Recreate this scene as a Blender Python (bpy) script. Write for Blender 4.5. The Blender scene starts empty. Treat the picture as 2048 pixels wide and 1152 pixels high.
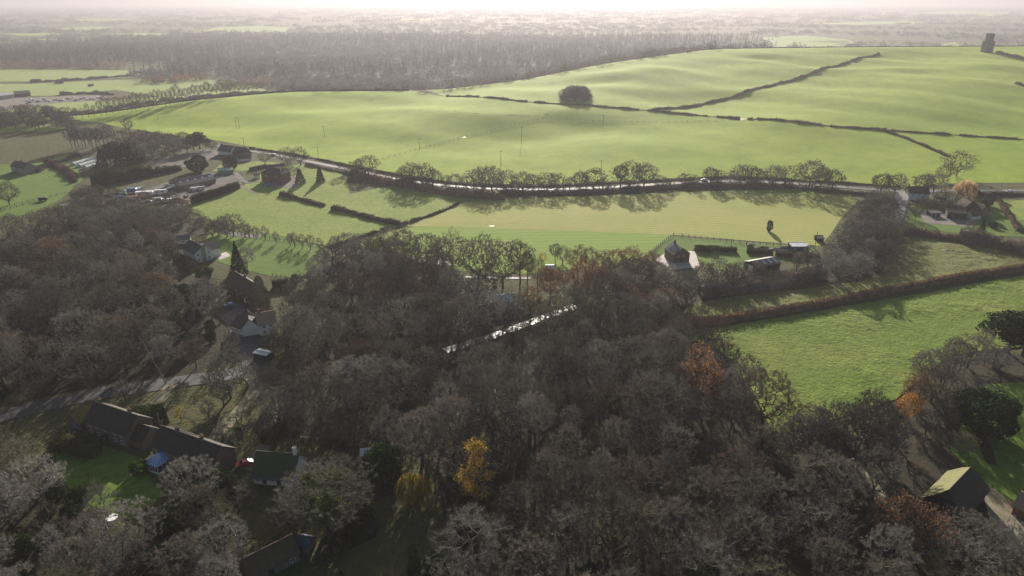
import bpy, bmesh, math, random
import numpy as np
from mathutils import Vector, Matrix
from mathutils.geometry import delaunay_2d_cdt
R = math.radians
random.seed(7); rng = np.random.default_rng(7)
SC = bpy.context.scene
COL = SC.collection

# ------------------------------------------------------------------ camera, sky, sun, exposure
CAM_H, FPX, PITCH = 110.0, 1365.3, R(22.8)
cam_d = bpy.data.cameras.new('camera'); cam = bpy.data.objects.new('camera', cam_d); COL.objects.link(cam)
cam_d.sensor_width = 36; cam_d.lens = 24; cam_d.clip_start = 1; cam_d.clip_end = 60000
cam.location = (0, 0, CAM_H); cam.rotation_euler = (R(90) - PITCH, 0, 0)
SC.camera = cam
SUN_EL, SUN_AZ = R(17.5), R(2.0)
W = bpy.data.worlds.new('World'); SC.world = W; W.use_nodes = True
wn = W.node_tree.nodes; wl = W.node_tree.links
sky = wn.new('ShaderNodeTexSky'); sky.sky_type = 'NISHITA'; sky.sun_disc = False
sky.sun_elevation = SUN_EL; sky.sun_rotation = SUN_AZ; sky.altitude = 60; sky.dust_density = 2.5
wn['Background'].inputs['Strength'].default_value = 0.05
wl.new(sky.outputs['Color'], wn['Background'].inputs['Color'])
sun_d = bpy.data.lights.new('sun', 'SUN'); sun_d.energy = 5.0; sun_d.angle = R(0.6); sun_d.color = (1, .92, .82)
sun = bpy.data.objects.new('sun', sun_d); COL.objects.link(sun)
sun.rotation_euler = (R(90) - SUN_EL, 0, math.pi - SUN_AZ); sun.location = (0, 300, 300)
SC.view_settings.view_transform = 'Standard'; SC.view_settings.look = 'None'
SC.view_settings.exposure = 1.02; SC.view_settings.gamma = 1
HAZE_DENSITY, HAZE_ANISO = 0.000185, 0.43
SC.cycles.use_denoising = True; SC.cycles.denoising_prefilter = 'NONE'; SC.cycles.use_adaptive_sampling = False; SC.cycles.volume_bounces = 0; SC.cycles.max_bounces = 6; SC.cycles.diffuse_bounces = 2
SC.cycles.transparent_max_bounces = 8; SC.cycles.volume_step_rate = 1; SC.cycles.volume_max_steps = 64

# ------------------------------------------------------------------ terrain
_XR = np.array([-520, -430, -260, -160, -70, 0, 150, 300, 900.]); _YR = np.array([640, 620, 570, 515, 468, 440, 434, 434, 440.])
_XC = np.array([-600, -425, -365, -262, -85, 15, 120, 290, 500, 900.])
_YC = np.array([680, 700, 780, 835, 815, 850, 930, 1050, 1075, 1090.]); _HC = np.array([0, 4, 8, 12, 15, 23, 35, 46, 47, 48.])
def _sm(xs, ys, x, w=40):
    return sum(np.interp(x + d, xs, ys) for d in (-w, -w/2, 0, w/2, w)) / 5
def terrain(x, y):
    x = np.asarray(x, float); y = np.asarray(y, float)
    yr = _sm(_XR, _YR, x); yc = _sm(_XC, _YC, x, 25); hc = _sm(_XC, _HC, x, 25)
    t = (y - yr) / (yc - yr)
    a = hc * (t + np.sqrt(t*t + .003)) / 2
    b = hc + 1.2 - .15*(y - yc)
    e = .5*(a + b - np.sqrt((a-b)**2 + 6))
    s = np.clip((y - yc)/120, 0, 1); s = s*s*(3 - 2*s)
    f = -9*s
    e = .5*(e + f + np.sqrt((e-f)**2 + 1.5))
    env = np.clip((t-.12)*6, 0, 1) * np.clip((1.0-t)*7, 0, 1) * np.clip(hc/14, 0, 1)
    u = 1.5*np.sin(x/31 + y/70 + 1) * np.sin(y/43 - x/90) + 2.3*np.sin(x/67 - y/55 + 2) + .6*np.sin(x/17 + y/23)*np.sin(y/29)
    u = u + .12*np.sin(x/11. + 2*np.sin(y/37))*np.sin(y/13 + x/40)
    for (cx, cy, rx, ry, hh) in ((45, 640, 95, 38, 3.0), (95, 800, 60, 26, -3.2), (255, 905, 60, 45, -4), (440, 880, 110, 22, 2.6),
                                 (170, 860, 50, 30, 2.5), (-170, 690, 120, 30, 1.8), (330, 960, 40, 20, -2.5), (470, 1000, 60, 25, -2.5), (210, 745, 120, 22, 1.6)):
        u = u + hh*np.exp(-((x-cx)/rx)**2 - ((y-cy)/ry)**2)
    yb = 562 + 35*(x/75)**2; q = np.clip((y-yb)/62, 0, 1); u = u + 3.0*q*np.exp(-np.maximum(0, y-yb-62)/110)*1.25*np.exp(-(x/95.)**4)
    near = .8*np.sin(x/53 + 1.3)*np.sin(y/47 + .4) * np.clip(1 - np.maximum(t, 0)*5, 0, 1) * np.clip((y-230)/120, 0, 1)
    return e + 1.12*u*env + near
def th(x, y): return float(terrain(x, y))
_S = np.concatenate([np.arange(60, 1500, 1.2), np.geomspace(1500, 16000, 900)])
cp, sp = math.cos(PITCH), math.sin(PITCH)
def ray(u, v):
    a = (u - 1024)/FPX; b = (576 - v)/FPX
    return Vector((a, cp + b*sp, -sp + b*cp)).normalized()
def px(u, v, dz=0.0):
    """point of the ground (or dz above it) seen at photo pixel (u, v)"""
    d = ray(u, v)
    X, Y, Z = d.x*_S, d.y*_S, CAM_H + d.z*_S
    below = Z < terrain(X, Y) + dz
    if not below.any(): i = len(_S) - 1
    else: i = int(np.argmax(below))
    i = max(i, 1)
    lo, hi = _S[i-1], _S[i]
    for _ in range(14):
        m = (lo + hi)/2
        if CAM_H + d.z*m < th(d.x*m, d.y*m) + dz: hi = m
        else: lo = m
    return Vector((d.x*hi, d.y*hi, CAM_H + d.z*hi))
def proj(p):
    x, y, z = p[0], p[1], p[2] - CAM_H
    zc = y*cp - z*sp; yc = y*sp + z*cp
    return (1024 + FPX*x/zc, 576 - FPX*yc/zc)

# ------------------------------------------------------------------ materials
MATS = {}
def nmat(name):
    m = bpy.data.materials.new(name); m.use_nodes = True; MATS[name] = m
    return m, m.node_tree.nodes, m.node_tree.links, m.node_tree.nodes['Principled BSDF']
def noise(n, l, vec, scale, detail=4, rough=.6, dist=0.0):
    t = n.new('ShaderNodeTexNoise'); t.inputs['Scale'].default_value = scale; t.inputs['Detail'].default_value = detail
    t.inputs['Roughness'].default_value = rough; t.inputs['Distortion'].default_value = dist
    l.new(vec, t.inputs['Vector']); return t.outputs['Fac']
def ramp(n, l, fac, stops):
    r = n.new('ShaderNodeValToRGB'); e = r.color_ramp.elements
    while len(e) < len(stops): e.new(.5)
    for i, (p, c) in enumerate(stops): e[i].position = p; e[i].color = (*c, 1)
    l.new(fac, r.inputs['Fac']); return r.outputs['Color']
def mix(n, l, fac, a, b, mode='MIX'):
    m = n.new('ShaderNodeMix'); m.data_type = 'RGBA'; m.blend_type = mode
    for s, v in ((0, fac), (6, a), (7, b)):
        if hasattr(v, 'links'): l.new(v, m.inputs[s])
        else: m.inputs[s].default_value = v if s == 0 else (*v, 1)
    return m.outputs[2]
def bump(n, l, b, h, strength, dist):
    k = n.new('ShaderNodeBump'); k.inputs['Strength'].default_value = strength; k.inputs['Distance'].default_value = dist
    l.new(h, k.inputs['Height']); l.new(k.outputs['Normal'], b.inputs['Normal'])
def ocoord(n): return n.new('ShaderNodeTexCoord').outputs['Object']
def ground_mat(name, c1, c2, c3, s1=.02, s2=.25, s3=2.0, bstr=.5, bdist=.3, bscale=1.2, tram=None):
    m, n, l, b = nmat(name); v = ocoord(n)
    f1 = noise(n, l, v, s1, 5, .62, .4); f2 = noise(n, l, v, s2, 5, .65); f3 = noise(n, l, v, s3, 3)
    c = ramp(n, l, f1, [(.34, c1), (.66, c2)])
    c = mix(n, l, ramp(n, l, f2, [(.42, (0, 0, 0)), (.68, (.75,)*3)]), c, c3)
    c = mix(n, l, .35, c, ramp(n, l, f3, [(.3, (.45,)*3), (.7, (1.3,)*3)]), 'MULTIPLY')
    if tram:      # wheel tracks through the crop, and bare or lush patches
        mp = n.new('ShaderNodeMapping'); mp.inputs['Rotation'].default_value[2] = tram; l.new(v, mp.inputs['Vector'])
        w = n.new('ShaderNodeTexWave'); w.bands_direction = 'X'; w.inputs['Scale'].default_value = 1/(20*3.18); w.inputs['Distortion'].default_value = .35; w.inputs['Detail Scale'].default_value = .05
        l.new(mp.outputs[0], w.inputs['Vector']); g1 = noise(n, l, v, .016, 5, .7, 1.5)
        c = mix(n, l, ramp(n, l, w.outputs['Fac'], [(.0, (.32,)*3), (.05, (0, 0, 0))]), c, c3, 'MIX')
        c = mix(n, l, ramp(n, l, g1, [(.50, (0, 0, 0)), (.72, (.55,)*3)]), c, tuple(x*.72 for x in c3))
    l.new(c, b.inputs['Base Color']); b.inputs['Roughness'].default_value = .95; b.inputs['Specular IOR Level'].default_value = .08
    h = noise(n, l, v, bscale, 4, .7); bump(n, l, b, h, bstr, bdist)
    return m
def striped_mat(name, c1, c2, c3, ang, period):
    m, n, l, b = nmat(name); v = ocoord(n)
    mp = n.new('ShaderNodeMapping'); mp.inputs['Rotation'].default_value[2] = -ang; l.new(v, mp.inputs['Vector'])
    w = n.new('ShaderNodeTexWave'); w.bands_direction = 'Y'; w.inputs['Scale'].default_value = 1/(period*3.18)
    w.inputs['Distortion'].default_value = 1.2; w.inputs['Detail'].default_value = 3; w.inputs['Detail Scale'].default_value = .6
    l.new(mp.outputs[0], w.inputs['Vector'])
    f1 = noise(n, l, v, .03, 5, .6); f2 = noise(n, l, v, .5, 5, .7)
    c = ramp(n, l, f1, [(.32, c1), (.62, c2)])
    fw = mix(n, l, .45, w.outputs['Color'], ramp(n, l, f2, [(.3, (0, 0, 0)), (.7, (1, 1, 1))]))
    c = mix(n, l, ramp(n, l, fw, [(.2, (0, 0, 0)), (.8, (.8,)*3)]), c, c3)
    l.new(c, b.inputs['Base Color']); b.inputs['Roughness'].default_value = .95; b.inputs['Specular IOR Level'].default_value = .08
    bump(n, l, b, f2, .6, .35); return m
def plain(name, col, rough=.8, var=.25, scale=.8, metal=0, spec=.3, bstr=0, stretch=None):
    m, n, l, b = nmat(name); v = ocoord(n)
    if stretch:
        mp = n.new('ShaderNodeMapping'); mp.inputs['Scale'].default_value = stretch; l.new(v, mp.inputs['Vector']); v = mp.outputs[0]
    f = noise(n, l, v, scale, 6, .68)
    c = ramp(n, l, f, [(.28, tuple(x*(1-var) for x in col)), (.72, tuple(min(1, x*(1+var)) for x in col))])
    l.new(c, b.inputs['Base Color']); b.inputs['Roughness'].default_value = rough; b.inputs['Metallic'].default_value = metal
    b.inputs['Specular IOR Level'].default_value = spec
    if bstr: bump(n, l, b, f, bstr, .05)
    return m
def brick_mat(name, c1, c2, mortar, scale=3.2):
    m, n, l, b = nmat(name); v = ocoord(n)
    mp = n.new('ShaderNodeMapping'); mp.inputs['Rotation'].default_value = (R(90), 0, 0); l.new(v, mp.inputs['Vector'])
    t = n.new('ShaderNodeTexBrick'); t.inputs['Scale'].default_value = scale; l.new(mp.outputs[0], t.inputs['Vector'])
    t.inputs['Color1'].default_value = (*c1, 1); t.inputs['Color2'].default_value = (*c2, 1); t.inputs['Mortar'].default_value = (*mortar, 1)
    f = noise(n, l, v, .9, 6, .7)
    l.new(mix(n, l, .6, t.outputs['Color'], ramp(n, l, f, [(.3, (.55, .55, .55)), (.7, (1.25, 1.2, 1.15))]), 'MULTIPLY'), b.inputs['Base Color'])
    b.inputs['Roughness'].default_value = .9; b.inputs['Specular IOR Level'].default_value = .15; return m
def tile_mat(name, c, moss, amount=.5, rows=3.2):
    m, n, l, b = nmat(name); v = ocoord(n)
    w = n.new('ShaderNodeTexWave'); w.bands_direction = 'Z'; w.inputs['Scale'].default_value = rows; w.inputs['Distortion'].default_value = .6; l.new(v, w.inputs['Vector'])
    f = noise(n, l, v, .7, 6, .7); g = noise(n, l, v, 5, 3)
    cc = mix(n, l, ramp(n, l, f, [(.5 - amount*.3, (0, 0, 0)), (.8 - amount*.3, (.95,)*3)]), c, moss)
    cc = mix(n, l, .5, cc, ramp(n, l, g, [(.3, (.6,)*3), (.7, (1.2,)*3)]), 'MULTIPLY')
    l.new(cc, b.inputs['Base Color']); b.inputs['Roughness'].default_value = .8; b.inputs['Specular IOR Level'].default_value = .25
    bump(n, l, b, w.outputs['Fac'], .4, .05); return m
def leaf_mat(name, transl=.35, var=.35, scale=.35):
    """foliage or twigs tinted by each object's own colour"""
    m, n, l, b = nmat(name); v = ocoord(n)
    oi = n.new('ShaderNodeObjectInfo')
    f = noise(n, l, v, scale, 4, .7)
    c = mix(n, l, 1.0, oi.outputs['Color'], ramp(n, l, f, [(.3, (1-var,)*3), (.7, (1+var, 1+var*.9, 1+var*.8))]), 'MULTIPLY')
    d = n.new('ShaderNodeBsdfDiffuse'); t = n.new('ShaderNodeBsdfTranslucent'); s = n.new('ShaderNodeMixShader')
    l.new(c, d.inputs['Color']); l.new(c, t.inputs['Color']); s.inputs[0].default_value = transl
    l.new(d.outputs[0], s.inputs[1]); l.new(t.outputs[0], s.inputs[2])
    n.remove(b); l.new(s.outputs[0], n['Material Output'].inputs['Surface']); return m
def wet_mat(name, c1, c2, rlo, rhi, scale=.25):
    m, n, l, b = nmat(name); v = ocoord(n)
    f = noise(n, l, v, scale, 6, .7); g = noise(n, l, v, 1.7, 4, .7)
    l.new(ramp(n, l, g, [(.3, c1), (.7, c2)]), b.inputs['Base Color'])
    mr = n.new('ShaderNodeMapRange'); mr.inputs[1].default_value = .35; mr.inputs[2].default_value = .65
    mr.inputs[3].default_value = rlo; mr.inputs[4].default_value = rhi; l.new(f, mr.inputs[0]); l.new(mr.outputs[0], b.inputs['Roughness'])
    b.inputs['Specular IOR Level'].default_value = .5; return m
def glass_mat(name, col, rough=.08):
    m, n, l, b = nmat(name); b.inputs['Base Color'].default_value = (*col, 1); b.inputs['Roughness'].default_value = rough
    b.inputs['Specular IOR Level'].default_value = .6; return m

ground_mat('floor_litter', (.042, .034, .024), (.066, .052, .034), (.034, .040, .018), .03, .2, 1.5, .7, .4, .8)
ground_mat('crop', (.242, .34, .022), (.298, .38, .034), (.19, .285, .018), .006, .05, .9, .3, .25, .5, 1.25)
ground_mat('crop_upper', (.246, .338, .030), (.30, .378, .040), (.20, .29, .026), .006, .05, .9, .3, .25, .5, .35)
ground_mat('pasture', (.20, .27, .052), (.27, .32, .075), (.14, .21, .035), .03, .35, 2.0, .9, .5, .9)
ground_mat('rough_grass', (.145, .165, .048), (.205, .205, .075), (.085, .095, .03), .035, .3, 1.6, 1, .8, .7)
ground_mat('big_meadow', (.13, .205, .028), (.215, .25, .055), (.10, .145, .024), .03, .3, 1.6, 1, .7, .8)
ground_mat('lawn', (.095, .165, .025), (.145, .215, .036), (.075, .115, .022), .05, .5, 2.5, .5, .15, 2)
ground_mat('weedy', (.085, .086, .036), (.11, .102, .046), (.055, .064, .024), .05, .4, 2, .9, .6, .8)
ground_mat('far_field', (.25, .33, .085), (.30, .36, .11), (.23, .30, .08), .004, .02, .2, .1, .2, .2)
ground_mat('gravel', (.20, .18, .16), (.27, .24, .21), (.12, .11, .09), .15, .6, 3, .5, .08, 3)
ground_mat('yard', (.15, .14, .125), (.22, .20, .18), (.10, .09, .075), .1, .4, 2, .5, .08, 3)
ground_mat('track', (.24, .21, .15), (.31, .27, .20), (.16, .17, .08), .15, .5, 3, .5, .1, 2)
wet_mat('wet_road', (.05, .05, .052), (.085, .083, .082), .26, .75, .6)
wet_mat('main_road', (.06, .06, .062), (.10, .098, .098), .6, .9, .5)
wet_mat('damp_lane', (.032, .031, .031), (.068, .064, .06), .55, .9, .5)
wet_mat('water', (.03, .035, .035), (.05, .05, .045), .08, .2)
leaf_mat('twig', .07, .45, .35)
leaf_mat('leaves', .45, .45, .5)
leaf_mat('evergreen_leaf', .12, .5, .6)
leaf_mat('far_canopy', .25, .55, .011)
plain('bark', (.115, .098, .078), .95, .4, 1.6, spec=.1, bstr=.4)
plain('bark_pale', (.26, .235, .20), .9, .4, 2.0, spec=.1)
plain('hedge_core', (.05, .045, .03), 1, .4, .8, spec=0)
brick_mat('brick_brown', (.20, .145, .11), (.155, .11, .085), (.25, .22, .19))
brick_mat('brick_red', (.30, .105, .075), (.22, .08, .06), (.26, .20, .16))
brick_mat('brick_dark', (.15, .11, .085), (.115, .085, .07), (.2, .18, .16))
plain('white_render', (.72, .71, .67), .85, .12, .5)
plain('cream_render', (.62, .58, .50), .85, .15, .5)
plain('stone', (.30, .28, .25), .9, .3, .7)
plain('tower_stone', (.17, .165, .175), .9, .25, .25)
plain('black_wood', (.022, .021, .022), .7, .4, 1, stretch=(1, 1, .2))
plain('dark_wood', (.05, .042, .036), .8, .4, 1, stretch=(1, 1, .2))
plain('grey_wood', (.16, .145, .125), .85, .35, 1.2)
plain('white_paint', (.8, .8, .78), .5, .06, 1)
plain('blue_paint', (.10, .17, .33), .5, .15, 1)
plain('blue_wood', (.06, .08, .13), .6, .3, 1)
plain('green_sheet', (.13, .24, .20), .5, .2, .6)
plain('metal_sheet', (.42, .43, .44), .38, .2, .5, metal=.5, stretch=(6, 1, 1))
plain('fibre_sheet', (.115, .12, .115), .6, .25, .5)
plain('rust', (.28, .12, .06), .8, .5, 1.5)
plain('chimney_pot', (.33, .15, .09), .8, .2, 2)
plain('rubber', (.02, .02, .02), .8, .2, 3)
plain('tarp', (.60, .62, .62), .45, .2, .6)
plain('paving', (.42, .38, .34), .8, .2, .7)
plain('rubble', (.33, .29, .25), .9, .6, .6)
plain('earth', (.20, .13, .085), .95, .4, .4)
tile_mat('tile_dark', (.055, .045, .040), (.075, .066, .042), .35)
tile_mat('tile_brown', (.10, .068, .052), (.12, .105, .06), .4)
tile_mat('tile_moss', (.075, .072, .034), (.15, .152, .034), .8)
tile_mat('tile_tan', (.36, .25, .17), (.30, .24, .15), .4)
tile_mat('slate', (.06, .062, .068), (.085, .085, .075), .3)
tile_mat('thatch', (.06, .07, .04), (.07, .085, .035), .5)
glass_mat('glass', (.03, .035, .04)); glass_mat('car_glass', (.02, .022, .025), .05)
glass_mat('conservatory_glass', (.16, .30, .55), .15)
for k, c in (('car_white', (.78, .78, .78)), ('car_red', (.38, .03, .035)), ('car_dark', (.03, .032, .04)), ('car_silver', (.45, .46, .48)), ('car_blue', (.06, .12, .25))):
    plain(k, c, .25, .05, 1, spec=.6)
M = MATS

# ------------------------------------------------------------------ object helpers
class MB:
    """collects boxes, prisms and loose faces for ONE mesh"""
    def __init__(s): s.v = []; s.f = []
    def add(s, vs, fs):
        o = len(s.v); s.v += [tuple(p) for p in vs]; s.f += [tuple(i + o for i in f) for f in fs]; return s
    def box(s, x0, x1, y0, y1, z0, z1):
        return s.add([(x0,y0,z0),(x1,y0,z0),(x1,y1,z0),(x0,y1,z0),(x0,y0,z1),(x1,y0,z1),(x1,y1,z1),(x0,y1,z1)],
                     [(0,3,2,1),(4,5,6,7),(0,1,5,4),(1,2,6,5),(2,3,7,6),(3,0,4,7)])
    def prism_x(s, prof, x0, x1):
        """profile of (y, z) points, counter-clockwise seen from +x, extruded along x"""
        n = len(prof)
        return s.add([(x0, *p) for p in prof] + [(x1, *p) for p in prof],
                     [tuple(range(n))[::-1], tuple(range(n, 2*n))] + [(i, (i+1) % n, n + (i+1) % n, n + i) for i in range(n)])
    def prism_y(s, prof, y0, y1):
        n = len(prof)
        return s.add([(p[0], y0, p[1]) for p in prof] + [(p[0], y1, p[1]) for p in prof],
                     [tuple(range(n)), tuple(range(n, 2*n))[::-1]] + [(i, n + i, n + (i+1) % n, (i+1) % n) for i in range(n)])
    def tube(s, a, b, r0, r1, k=6):
        a, b = Vector(a), Vector(b); d = (b-a).normalized(); q = d.orthogonal().normalized(); w = d.cross(q)
        vs = [c + (q*math.cos(2*math.pi*i/k) + w*math.sin(2*math.pi*i/k))*r for c, r in ((a, r0), (b, r1)) for i in range(k)]
        return s.add(vs, [(i, (i+1) % k, k + (i+1) % k, k + i) for i in range(k)] + [tuple(range(k))[::-1], tuple(range(k, 2*k))])
    def build(s, name, mat, parent=None, smooth=False):
        me = bpy.data.meshes.new(name); me.from_pydata(s.v, [], s.f); me.update()
        return link(name, me, mat, parent, smooth)
def link(name, me, mat, parent=None, smooth=False):
    me.materials.append(mat)
    if smooth:
        for p in me.polygons: p.use_smooth = True
    o = bpy.data.objects.new(name, me); COL.objects.link(o)
    if parent: o.parent = parent
    return o
def np_mesh(name, V, F):
    """V (n,3), F (m,k) index array with a constant k"""
    me = bpy.data.meshes.new(name); V = np.asarray(V, np.float32); F = np.asarray(F, np.int32)
    k = F.shape[1]; me.vertices.add(len(V)); me.vertices.foreach_set('co', V.ravel())
    me.loops.add(F.size); me.loops.foreach_set('vertex_index', F.ravel())
    me.polygons.add(len(F)); me.polygons.foreach_set('loop_start', np.arange(0, F.size, k, dtype=np.int32))
    me.polygons.foreach_set('loop_total', np.full(len(F), k, np.int32)); me.update(calc_edges=True); return me
def tag(o, label, cat, group=None):
    o['label'] = label; o['category'] = cat
    if group: o['group'] = group
    return o
def struct(o, kind='structure'): o['kind'] = kind; return o
def empty(name, loc, rz=0, s=1):
    o = bpy.data.objects.new(name, None); COL.objects.link(o); o.location = loc; o.rotation_euler = (0, 0, rz); o.scale = (s, s, s)
    o.empty_display_size = .5; return o
def copy_tree(o, parent=None):
    c = o.copy(); COL.objects.link(c)
    if parent: c.parent = parent
    for ch in list(o.children): copy_tree(ch, c)
    return c
def resample(P, step):
    out = [P[0]]
    for a, b in zip(P, P[1:]):
        n = max(1, int((b-a).length/step))
        out += [a.lerp(b, i/n) for i in range(1, n+1)]
    return out
def smooth_line(P, it=2):
    for _ in range(it):
        Q = [P[0]]
        for a, b in zip(P, P[1:]): Q += [a.lerp(b, .25), a.lerp(b, .75)]
        P = Q + [P[-1]]
    return P
def pline(pts, step=4, sm=2):
    return resample(smooth_line([Vector((p.x, p.y, 0)) for p in (px(*q) for q in pts)], sm), step)

# ------------------------------------------------------------------ ground, fields, roads
def axis(lo, hi, step, far):
    c = list(np.arange(lo, hi + .1, step)); g = []; s = step; x = hi
    while x < far: s *= 1.25; x += s; g.append(x)
    h = []; s = step; x = lo
    while x > -far: s *= 1.25; x -= s; h.append(x)
    return np.array(h[::-1] + c + g)
gx = axis(-760, 1000, 6, 26000); gy = axis(-60, 1400, 6, 26000); gy = gy[gy > -3000]
GX, GY = np.meshgrid(gx, gy); GZ = terrain(GX, GY)
idx = np.arange(GX.size).reshape(GX.shape)
F = np.stack([idx[:-1, :-1], idx[:-1, 1:], idx[1:, 1:], idx[1:, :-1]], -1).reshape(-1, 4)
struct(link('ground', np_mesh('ground', np.stack([GX, GY, GZ], -1).reshape(-1, 3), F), M['weedy'], smooth=True))

def inside(P, X, Y):
    c = np.zeros(X.shape, bool); n = len(P)
    for i in range(n):
        (x0, y0), (x1, y1) = P[i], P[(i+1) % n]
        if y0 == y1: continue
        c ^= ((y0 > Y) != (y1 > Y)) & (X < (x1-x0)*(Y-y0)/(y1-y0) + x0)
    return c
PATCHES = {}
def patch(name, P, mat, lift, step, rough=None, wobble=0.0):
    """sheet over the terrain inside world polygon P"""
    P = [Vector((p[0], p[1], 0)) for p in P]
    B = [(q.x, q.y) for q in resample(P + [P[0]], step*1.5)][:-1]
    if wobble:
        B = [(x + wobble*math.sin(y*.21 + x*.13), y + wobble*math.sin(x*.17 - y*.11)) for x, y in B]
    PATCHES[name + str(len(PATCHES))] = B
    bx, by = np.array([b[0] for b in B]), np.array([b[1] for b in B])
    X, Y = np.meshgrid(np.arange(bx.min(), bx.max(), step), np.arange(by.min(), by.max(), step))
    X = X + rng.uniform(-.2, .2, X.shape)*step; Y = Y + rng.uniform(-.2, .2, Y.shape)*step
    k = inside(B, X, Y); pts = [Vector(b) for b in B] + [Vector(q) for q in zip(X[k], Y[k])]
    nb = len(B)
    vo, eo, fo = delaunay_2d_cdt(pts, [(i, (i+1) % nb) for i in range(nb)], [], 1, 1e-4)[:3]
    V = np.array([(v.x, v.y) for v in vo]); Z = terrain(V[:, 0], V[:, 1]) + lift
    if rough is not None: Z = Z + rough(V[:, 0], V[:, 1])
    me = np_mesh(name, np.column_stack([V, Z]), np.array([list(f) for f in fo]))
    flip = [p for p in me.polygons if p.normal.z < 0]
    if flip: me.flip_normals() if len(flip) > len(me.polygons)/2 else None
    return struct(link(name, me, mat, smooth=True))
def ppoly(*pts, wide=True):
    return [(p.x, p.y) for p in (px(u + (-420 if u <= -25 else 380 if u >= 2090 else 0)*wide, v) for u, v in pts)]
def strip(name, pts, width, mat, lift, sm=2, world=False, edge=.0):
    L = [Vector((p[0], p[1], 0)) for p in pts] if world else pline(pts, 3, sm)
    V, Fc = [], []
    for i, p in enumerate(L):
        d = (L[min(i+1, len(L)-1)] - L[max(i-1, 0)]).normalized(); nrm = Vector((-d.y, d.x, 0))
        for j in range(5):
            w = (j/4 - .5)*width*(1 + edge*math.sin(i*.9 + j*2)); q = p + nrm*w
            V.append((q.x, q.y, th(q.x, q.y) + lift))
        if i:
            for j in range(4): a = (i-1)*5 + j; Fc.append((a, a+1, a+6, a+5))
    me = np_mesh(name, V, np.array(Fc))
    if me.polygons[0].normal.z < 0: me.flip_normals()
    return struct(link(name, me, mat, smooth=True)), L
def vnoise(x, y, cell, seed):
    """smooth random field in 0..1"""
    r = np.random.default_rng(seed); G = r.uniform(0, 1, (257, 257)); a, b = x/cell, y/cell; i, j = np.floor(a).astype(int), np.floor(b).astype(int); f, g = a-i, b-j
    f, g = f*f*(3-2*f), g*g*(3-2*g); i, j = i % 256, j % 256
    return (G[i, j]*(1-f) + G[i+1, j]*f)*(1-g) + (G[i, j+1]*(1-f) + G[i+1, j+1]*f)*g
def tuss(amp, cell):
    def h(x, y):
        big = vnoise(x, y, cell*9, 1); k = np.clip((big-.3)*2.2, .12, 1)
        return amp*k*(.5*vnoise(x, y, cell*2.2, 2) + .55*vnoise(x, y, cell, 3)**2 + rng.uniform(0, .35, x.shape))
    return h

def plain_pt(u, v, z=-8.0):
    d = ray(u, v); k = (z - CAM_H)/d.z; return Vector((d.x*k, d.y*k, z))
def crest(x): return float(_sm(_XC, _YC, x, 25))
H1 = [px(*q) for q in ((893, 193), (1000, 201), (1150, 211), (1300, 222), (1400, 231), (1490, 239), (1640, 252), (1760, 260), (1900, 270), (2090, 282))]
H1 = [(p.x, p.y) for p in H1]
brow = [(x, crest(x) + 6) for x in (-560, -500, -425, -365, -310, -262, -180, -120)]
crestR = [(x, crest(x) + 22) for x in (-110, -60, -15, 15, 60, 120, 200, 290, 400, 500, 650, 800, 1000)]
south = ppoly((2100, 362), (1930, 366), (1800, 374), (1690, 368), (1480, 351), (1350, 356), (1150, 367), (1000, 369), (890, 362), (790, 346), (690, 328), (600, 309), (520, 297), (445, 283), (330, 268), (200, 245))
patch('crop_field', south + brow + H1, M['crop'], .10, 7)
patch('crop_field', H1[::-1] + crestR, M['crop_upper'], .10, 7)
hay = ppoly((800, 453), (915, 407), (1000, 401), (1150, 393), (1400, 386), (1640, 388), (1700, 391), (1715, 402), (1680, 440), (1660, 470), (1640, 492), (1500, 482), (1345, 470), (1000, 457))
a, b = px(1000, 457), px(1345, 470)
striped_mat('hay', (.275, .30, .068), (.37, .335, .115), (.22, .265, .056), math.atan2(b.y-a.y, b.x-a.x), 3.4)
patch('hay_field', hay, M['hay'], .08, 4)
patch('pasture', ppoly((700, 388), (800, 368), (915, 396), (1000, 399), (1400, 383), (1640, 377), (1720, 384), (1705, 391), (1640, 388), (1400, 386), (1150, 393), (1000, 401), (915, 407), (800, 452), (700, 424), (560, 388), (480, 378), (520, 345), (600, 328), (690, 345)), M['pasture'], .05, 4)
striped_mat('green_ley', (.19, .285, .042), (.235, .31, .058), (.16, .245, .034), math.atan2(b.y-a.y, b.x-a.x) + .15, 4.5)
patch('pasture', ppoly((790, 460), (830, 454), (1000, 457), (1345, 470), (1300, 508), (1240, 530), (1050, 548), (900, 540), (780, 500), (700, 492)), M['green_ley'], .06, 4)
patch('pasture', ppoly((375, 420), (380, 400), (480, 378), (560, 388), (700, 424), (800, 453), (655, 493), (560, 472), (430, 445)), M['pasture'], .06, 3.5, tuss(.22, 2))
patch('lawn', ppoly((430, 447), (560, 472), (655, 495), (640, 525), (600, 556), (540, 552), (470, 535), (425, 520), (405, 490)), M['lawn'], .07, 3)
patch('rough_pasture', ppoly((1740, 560), (1800, 470), (1900, 480), (2089, 512), (2089, 536), (1900, 564), (1700, 602), (1480, 638), (1350, 642), (1380, 610), (1500, 590), (1640, 575)), M['rough_grass'], .1, 1.1, tuss(.8, 1.5))
patch('meadow', ppoly((1340, 668), (1480, 650), (1700, 612), (2089, 545), (2089, 690), (1900, 710), (1790, 800), (1700, 830), (1560, 868), (1540, 850), (1500, 780), (1440, 700)), M['big_meadow'], .1, .9, tuss(.6, 1.4))
patch('lawn', ppoly((1960, 770), (2100, 735), (2110, 1020), (2040, 1010), (1960, 960), (1900, 900), (1930, 830)), M['lawn'], .08, 3)
patch('garden_grass', ppoly((1340, 472), (1640, 496), (1600, 515), (1500, 545), (1430, 540), (1400, 520), (1330, 515), (1310, 505)), M['lawn'], .09, 3)
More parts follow.
